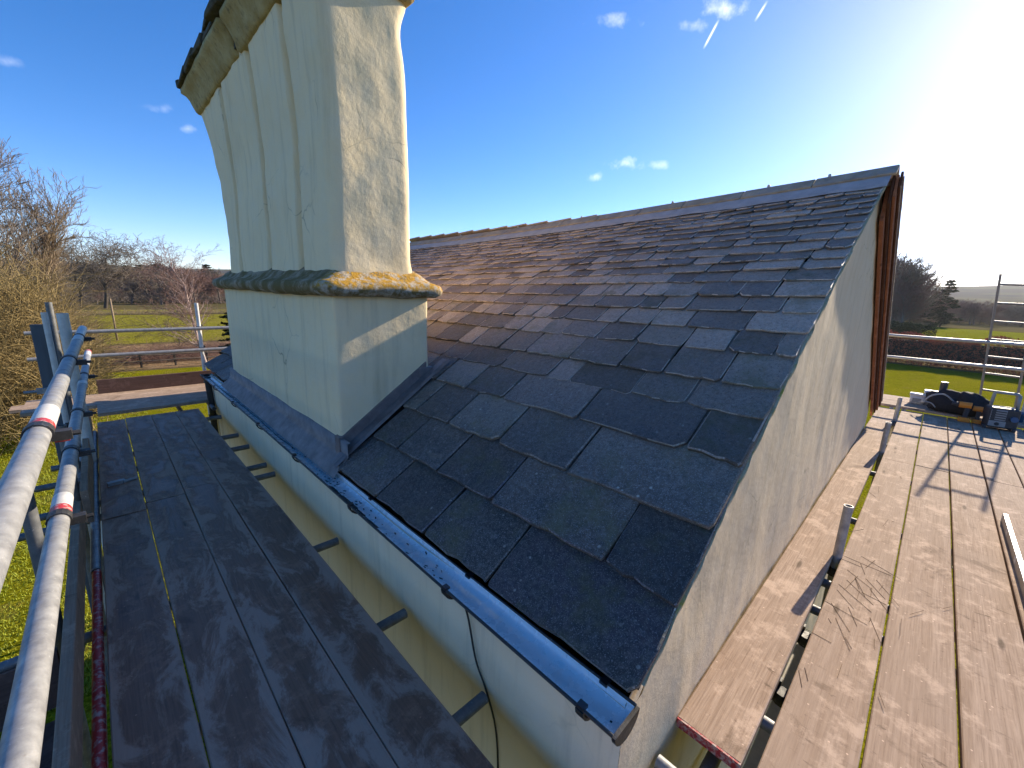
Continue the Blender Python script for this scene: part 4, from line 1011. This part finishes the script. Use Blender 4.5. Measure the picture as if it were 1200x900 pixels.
def bare_tree(seed, height, spread, levels, kids, up=.3, r0=None, trunk_frac=.28, twist=.35, droop=0.0, spl=1.0, lenf=.68):
    """recursive leafless tree; returns (trunk segments, twig segments)"""
    rg = random.Random(seed); big, small = [], []
    r0 = r0 or height*.022
    def grow(p, d, L, r, lev):
        n = 5 if lev < 2 else (4 if lev < 4 else 3); pts = [(p, r)]; q = p.copy(); dd = d.copy(); taper = .55 if lev < levels else .25
        for i in range(n):
            dd = (dd + Vector((rg.gauss(0, 1), rg.gauss(0, 1), rg.gauss(0, 1)))*twist*.32 + Vector((0, 0, up*.16 - droop*.12*lev/levels))).normalized()
            q2 = q+dd*(L/n); rr = r*(1-(1-taper)*(i+1)/n); (big if lev <= 2 else small).append((*q, pts[-1][1], *q2, rr)); q = q2; pts.append((q.copy(), rr))
        if lev >= levels: return
        k = kids[min(lev, len(kids)-1)]
        for c in range(k):
            t = (c+.6+rg.uniform(-.3, .3))/k if lev else trunk_frac+(1-trunk_frac)*(c+rg.random())/k
            t = max(.12, min(.99, t)); i = min(n-1, int(t*n)); f = t*n-i; pos = pts[i][0].lerp(pts[i+1][0], f); rr = pts[i][1]*(1-f)+pts[i+1][1]*f
            ax = dd.orthogonal().normalized(); ax.rotate(Matrix.Rotation(c*2.4+rg.uniform(-.5, .5), 3, dd)); ang = rg.uniform(.45, .95)*spl
            nd = (dd*math.cos(ang)+ax*math.sin(ang)).normalized()
            grow(pos, nd, L*lenf*rg.uniform(.75, 1.2)*(1.15-.35*t if lev == 0 else 1)*(spread if lev == 0 else 1), max(rr*(rg.uniform(.24, .42) if lev == 0 else rg.uniform(.36, .56)), .002), lev+1)
    grow(Vector((0, 0, 0)), Vector((rg.gauss(0, .05), rg.gauss(0, .05), 1)).normalized(), height*.62, r0, 0)
    return big, small
def tree_proto(seed, minr=.006, mats=('bark_grey', 'bark_grey'), **k):
    big, small = bare_tree(seed, **k); V, F = prisms(big, 6); mb = np_mesh('trunk', V, F, mats[0], True)
    s = np.asarray(small); s[:, 3] = np.maximum(s[:, 3], minr); s[:, 7] = np.maximum(s[:, 7], minr*.7); V, F = prisms(s, 3); ms = np_mesh('crown', V, F, mats[1])
    zmax = V[:, 2].max(); return mb, ms, zmax
def place_tree(name, proto, x, y, hgt, label, group, rotz=0.0, sx=1.0):
    o = thing(name, (x, y, G), label, 'tree', group); s = hgt/proto[2]; o.scale = (s*sx, s*sx, s); o.rotation_euler = (0, 0, rotz)
    for nm, me in (('trunk', proto[0]), ('crown', proto[1])): link(bpy.data.objects.new(nm, me), o)
    return o
def gpos(px, dist):
    """ground point in the direction of a picture column at a distance"""
    r = ray(px, 340); k = dist/math.hypot(r.x, r.y); return r.x*k, r.y*k
P_oak = tree_proto(11, .03, ('bark_dark', 'bark_grey'), height=13, spread=1.15, levels=5, kids=(8, 5, 5, 4, 3), up=.15, trunk_frac=.3, twist=.55, spl=1.15, lenf=.66)
P_oak2 = tree_proto(23, .03, ('bark_dark', 'bark_grey'), height=13, spread=1.2, levels=5, kids=(8, 5, 5, 4, 3), up=.12, trunk_frac=.32, twist=.6, spl=1.2, lenf=.66)
P_tall = tree_proto(5, .014, ('bark_tan', 'bark_tan'), height=16, spread=.72, levels=5, kids=(18, 6, 5, 4, 3), up=.6, trunk_frac=.14, twist=.32, spl=.72, lenf=.55)
P_tall2 = tree_proto(9, .014, ('bark_tan', 'bark_grey'), height=16, spread=.75, levels=5, kids=(18, 6, 5, 4, 3), up=.55, trunk_frac=.16, twist=.35, spl=.78, lenf=.55)
P_birch = tree_proto(31, .0045, ('bark_pale', 'bark_red'), height=8, spread=.75, levels=4, kids=(30, 8, 6, 4), up=.3, r0=.055, trunk_frac=.12, twist=.35, droop=.5, spl=.85, lenf=.42)
P_wood = [tree_proto(40+i, .03, ('bark_grey', 'bark_red' if i % 2 else 'bark_grey'), height=10, spread=.9, levels=4, kids=(10, 6, 5, 4), up=.45, trunk_frac=.2, twist=.45, spl=.9, lenf=.6) for i in range(4)]

for (px, dist, hg, pr, rz_, sx, lb) in (
    (-14, 46, 17.5, P_tall2, .4, 1.1, 'very tall leafless tree behind the tan thicket'), (33, 52, 14.2, P_tall, 1.6, 1.0, 'tall tan leafless tree with steep branches rising out of the thicket'),
    (70, 62, 8.6, P_tall2, 2.8, .9, 'smaller tan leafless tree between the thicket and the dark oak'),
    (92, 101, 10.5, P_oak2, 2.1, 1.1, 'gnarled dark oak with a short thick trunk at the meadow edge'), (120, 97, 13.2, P_oak, .3, 1.15, 'round-headed leafless oak alone at the meadow edge')):
    x, y = gpos(px, dist); place_tree('oak_tree' if 'oak' in lb else 'bare_tree', pr, x, y, hg, lb, None, rz_, sx)
x, y = gpos(231, 31.2); place_tree('birch_tree', P_birch, x, y, 7.6, 'slender pale pink birch behind the far guard rails', None, .5, 1.25)
# woodland behind the meadow, and the wooded edge beyond the gable
k = 0
for i in range(58):
    px = rn(135, 300) if i > 14 else rn(-40, 140); dist = rn(108, 175); x, y = gpos(px, dist); hg = rn(5.2, 8.4)*(dist/120)
    if px < 150: hg *= .55
    place_tree('woodland_tree', P_wood[i % 4], x, y, hg, 'leafless tree in the russet wood behind the meadow', 'trees of the wood behind the meadow', rn(0, 6), rn(1.2, 1.6))
for i in range(46):
    px = rn(1032, 1215); dist = rn(165, 250); x, y = gpos(px, dist); hg = rn(5.5, 9)
    place_tree('woodland_tree', P_wood[i % 4], x, y, hg, 'leafless tree in the hazy row beyond the crop field', 'trees beyond the crop field', rn(0, 6), rn(1.2, 1.6))
for i in range(13):
    px = 1030+i*3.6+rn(-3, 3); dist = rn(95, 130); x, y = gpos(px, dist); t = (px-1030)/50
    place_tree('woodland_tree', P_wood[i % 4], x, y, (16.8-7.5*t*t)*rn(.85, 1.03)*dist/112, 'tall leafless tree in the dense clump beyond the hedge', 'clump of trees beyond the hedge', rn(0, 6), rn(.9, 1.2))
# conifers
def conifer_proto(seed, hgt, dense=1.0, mat='needle', layered=False):
    rg = random.Random(seed); seg = [(0, 0, 0, hgt*.016, 0, 0, hgt, .01)]; leaf = []
    z = hgt*.10
    while z < hgt*.98:
        t = z/hgt; L = hgt*(.26 if not layered else .34)*(1-t)**.75*rg.uniform(.75, 1.1)
        for k in range(5):
            a = rg.uniform(0, 6.28); d = Vector((math.cos(a), math.sin(a), rg.uniform(-.28, .05) if not layered else rg.uniform(-.05, .18)))
            e = Vector((0, 0, z))+d*L; seg.append((0, 0, z, .03*(1-t)+.01, *e, .006))
            nl = int(30*dense*(L/(hgt*.2))+8)
            for q in range(nl):
                s = rg.uniform(.15, 1.02); c = Vector((0, 0, z))+d*L*s; sd = Vector((-math.sin(a), math.cos(a), 0))*rg.uniform(-1, 1)*L*.28*(1.1-s)
                leaf.append((c+sd, hgt*(.04 if layered else .022)*rg.uniform(.6, 1.4)))
        z += hgt*(.042 if not layered else .065)*rg.uniform(.8, 1.2)
    V, F = prisms(seg, 6); mt = np_mesh('trunk', V, F, 'bark_dark')
    C = np.array([tuple(c) for c, s in leaf]); sz = np.array([s for c, s in leaf]); rr = np.random.default_rng(seed)
    T = rr.normal(size=(len(C), 3, 3))*np.array([1, 1, .45]); T /= np.linalg.norm(T, axis=2)[:, :, None]; V = (C[:, None, :]+T*sz[:, None, None]*np.array([1.2, 1.2, .8])).reshape(-1, 3); F = np.arange(len(V)).reshape(-1, 3)
    return mt, np_mesh('crown', V, F, mat), hgt
P_con = conifer_proto(3, 10, 1.6); P_ced = conifer_proto(8, 10, 6.0, 'needle2', True)
x, y = gpos(277, 24); place_tree('spruce_tree', P_con, x, y, 5.2, 'dark spruce half hidden behind the chimney', None, .7, 1.15)
for (px, dist, hg, lb) in ((1112, 150, 11.5, 'dark layered cedar at the edge of the crop field'), (1100, 165, 9, 'shorter cedar beside the leafless clump')):
    x, y = gpos(px, dist); place_tree('cedar_tree', P_ced, x, y, hg, lb, None, px, 1.0)
for px, hg in ((168, 8), (152, 7.5), (186, 8.2), (245, 9), (105, 7), (140, 6)):
    x, y = gpos(px, rn(150, 175)); place_tree('pine_tree', P_ced, x, y, hg*1.12, 'dark pine rising among the russet wood', 'pines in the wood', px, 1.5)
# thickets and shrubs
def thicket(seed, w, d, h, n, L, r, mat, arch=.6):
    rg = np.random.default_rng(seed); segs = []
    for i in range(n):
        p = np.array([rg.uniform(-w/2, w/2), rg.uniform(-d/2, d/2), 0]); e = 1-(2*p[0]/w)**2*.6; p[2] = rg.uniform(0, h*.85)*e
        dd = np.array([rg.normal()*.7, rg.normal()*.7, 1.0]); dd /= np.linalg.norm(dd); ll = L*rg.uniform(.5, 1.2)*.25; rr = r
        for k in range(4):
            q = p+dd*ll; segs.append((*p, rr, *q, rr*.75)); rr *= .75; p = q; dd = dd+np.array([rg.normal()*.35, rg.normal()*.35, -arch*.45]); dd /= np.linalg.norm(dd)
    V, F = prisms(segs, 3); return np_mesh('twigs', V, F, mat)
def shrub(name, me, px, dist, label, rot=0, sc=(1, 1, 1), group=None, cat='shrub'):
    x, y = gpos(px, dist); o = bpy.data.objects.new(name, me); o.location = (x, y, G+H-.02); o.rotation_euler = (0, 0, rot); o.scale = sc; link(o); tag(o, label, cat, group); return o
T1 = thicket(1, 5, 4, 4.6, 5200, 1.8, .011, 'straw_tan'); T2 = thicket(2, 4, 3, 2.4, 3200, 1.2, .009, 'bark_tan')
shrub('thicket', T1, -22, 25, 'broad straw coloured thicket beside the scaffold corner', .3, (1, 1, 1.12))
shrub('thicket', T1, -60, 20, 'taller straw coloured thicket at the lawn side', 1.9, (1, 1, 1.2))
shrub('thicket', T2, 36, 31, 'low tan thicket in front of the tall bare tree', .7, (1.0, 1, 1.15))
shrub('thicket', T2, 20, 40, 'brown scrub under the tall bare tree', 2.2, (2.0, 1, 1.6))
TG = thicket(5, 5, 2.2, .5, 3800, 1.5, .006, 'straw_tan', .7)
shrub('long_grass', TG, 24, 22.5, 'pale long grass fringe below the straw thicket', .1, (1, 1, .8), None, 'grass'); 
TB = thicket(6, 7, 2, .25, 1200, 1.6, .008, 'bark_red', 1.1)
shrub('brambles', TB, 165, 34, 'low brown brambles along the rough strip', 0, (1, 1, 1), None, 'brambles'); shrub('brambles', TB, 215, 36, 'russet brambles under the birch', .2, (1, 1, 1.1), None, 'brambles')
TH = thicket(7, 60, 2.5, .35, 3800, 1.3, .012, 'bark_tan', .8)
shrub('rough_grass_bank', TH, 150, 81, 'line of tan rough grass crossing the meadow', .06, (1, 1, 1), None, 'grass')
TU = thicket(9, 60, 16, 1.5, 7000, 2.6, .03, 'bark_grey', .6)
shrub('undergrowth', TU, 150, 124, 'brown undergrowth below the russet wood', .03, (1.4, 1, 1), None, 'undergrowth'); shrub('undergrowth', TU, 1130, 200, 'hazy undergrowth below the tree row beyond the crop', 1.5, (1.9, 1, 1.4), None, 'undergrowth')
# beech hedge across the lawn
def hedge_mesh(seed, L, w, h, n, sz, mat):
    rg = np.random.default_rng(seed); u = rg.uniform(-L/2, L/2, n); 
    top = h*(1+.10*np.sin(u*.9)+.06*np.sin(u*2.7+1)); s = rg.uniform(0, 1, n); face = rg.integers(0, 3, n)
    x = np.where(face == 0, -w/2, np.where(face == 1, w/2, rg.uniform(-w/2, w/2, n))) + rg.normal(0, .13, n); z = np.where(face == 2, top, s*top)+rg.normal(0, .10, n)
    C = np.stack([x, u, np.maximum(z, .05)], 1); T = rg.normal(size=(n, 3, 3)); T /= np.linalg.norm(T, axis=2)[:, :, None]; V = (C[:, None]+T*sz*rg.uniform(.5, 1.4, n)[:, None, None]).reshape(-1, 3)
    return np_mesh('leaves', V, np.arange(len(V)).reshape(-1, 3), mat)
hx, hy = 50.6, -6.0
hd = thing('beech_hedge', (hx, hy, G), 'clipped russet beech hedge across the end of the lawn', 'hedge')
link(bpy.data.objects.new('leaves', hedge_mesh(3, 46, 1.3, 2.35, 60000, .10, 'hedge')), hd)
link(bpy.data.objects.new('stems', thicket(12, 1.0, 46, 1.4, 2600, 2.0, .02, 'bark_dark', .1)), hd)
vs = boxv(hx-.4, hx+.4, hy-22.8, hy+22.8, G+.35, G+2.05); mk('core', vs, BOXF, 'bark_dark', hd)
for (px, dist, w_, h_, lb) in ((1060, 88, 9, 2.2, 'grey green evergreen bush behind the hedge by the clump'), (1048, 80, 7, 2.6, 'dark evergreen bush at the foot of the clump')):
    o = shrub('evergreen_bush', hedge_mesh(px, w_, 5, h_, 9000, .14, 'evergreen'), px, dist, lb)
# post and rail fence at the rough strip, leaning pole in the meadow
fn = thing('rail_fence', (1.5, 31.6, G), 'broken wooden post and rail fence at the end of the lawn', 'fence')
for i, x in enumerate(np.arange(-3.2, 6.6, 1.55)):
    h_ = rn(.75, 1.0); tl = rn(-.06, .06); MB().path([(x, 31.7, G), (x+tl, 31.7, G+h_)], .055, 6).build('post', 'bark_dark', fn)
    for z in (.4, .72):
        MB().path([(x-.1, 31.66, G+z+rn(-.05, .05)), (x+1.6, 31.66, G+z+rn(-.12, .05))], .03, 5).build('rail', 'bark_grey', fn)
pb, pt = on_z(137.5, 399, G), None; tp = ray(129, 350); k = pb.y/tp.y
tag(MB().path([tuple(pb), (tp.x*k, tp.y*k, tp.z*k)], [.075, .055], 8).build('wooden_pole', 'bark_tan', None, True), 'thin leaning wooden pole standing in the meadow', 'pole')

# grass blades on the part of the lawn seen between the rails
def blades(name, n, fx, fy, hmax, label):
    rg = np.random.default_rng(4); x = rg.uniform(*fx, n); y = fy[0]+(fy[1]-fy[0])*rg.uniform(0, 1, n)**1.5
    cl = np.array([noise.noise(Vector((a*1.1, b*1.1, 0))) for a, b in zip(x, y)]); h_ = hmax*rg.uniform(.5, 1.2, n)*(1+.8*cl); an = rg.uniform(0, 6.28, n); w_ = .007
    base = np.stack([x, y, np.full(n, G+H)], 1); d = np.stack([np.cos(an), np.sin(an), np.zeros(n)], 1); lean = rg.normal(0, .5, (n, 2))*h_[:, None]
    tip = base+np.stack([lean[:, 0], lean[:, 1], h_], 1); V = np.stack([base-d*w_, base+d*w_, tip], 1).reshape(-1, 3)
    o = bpy.data.objects.new(name, np_mesh(name, V, np.arange(3*n).reshape(-1, 3), 'blade')); link(o); tag(o, label, 'grass', None, 'stuff')
blades('grass', 90000, (-6.5, .9), (6.5, 30), .06, 'short bright grass of the lawn beside the scaffold')
# the air: thin haze round everything
hm = bpy.data.materials.new('haze'); hm.use_nodes = True; nt = hm.node_tree
for n in list(nt.nodes): nt.nodes.remove(n)
o_ = nt.nodes.new('ShaderNodeOutputMaterial'); pv = nt.nodes.new('ShaderNodeVolumePrincipled'); pv.inputs['Color'].default_value = (.86, .90, .97, 1)
pv.inputs['Density'].default_value = .00013; pv.inputs['Anisotropy'].default_value = .4; nt.links.new(pv.outputs[0], o_.inputs['Volume'])
HAZE = True
if HAZE:
    hb = mk('haze', boxv(-2700, 2700, -2700, 2700, G-1.0, 112), BOXF, hm); hb['kind'] = 'stuff'
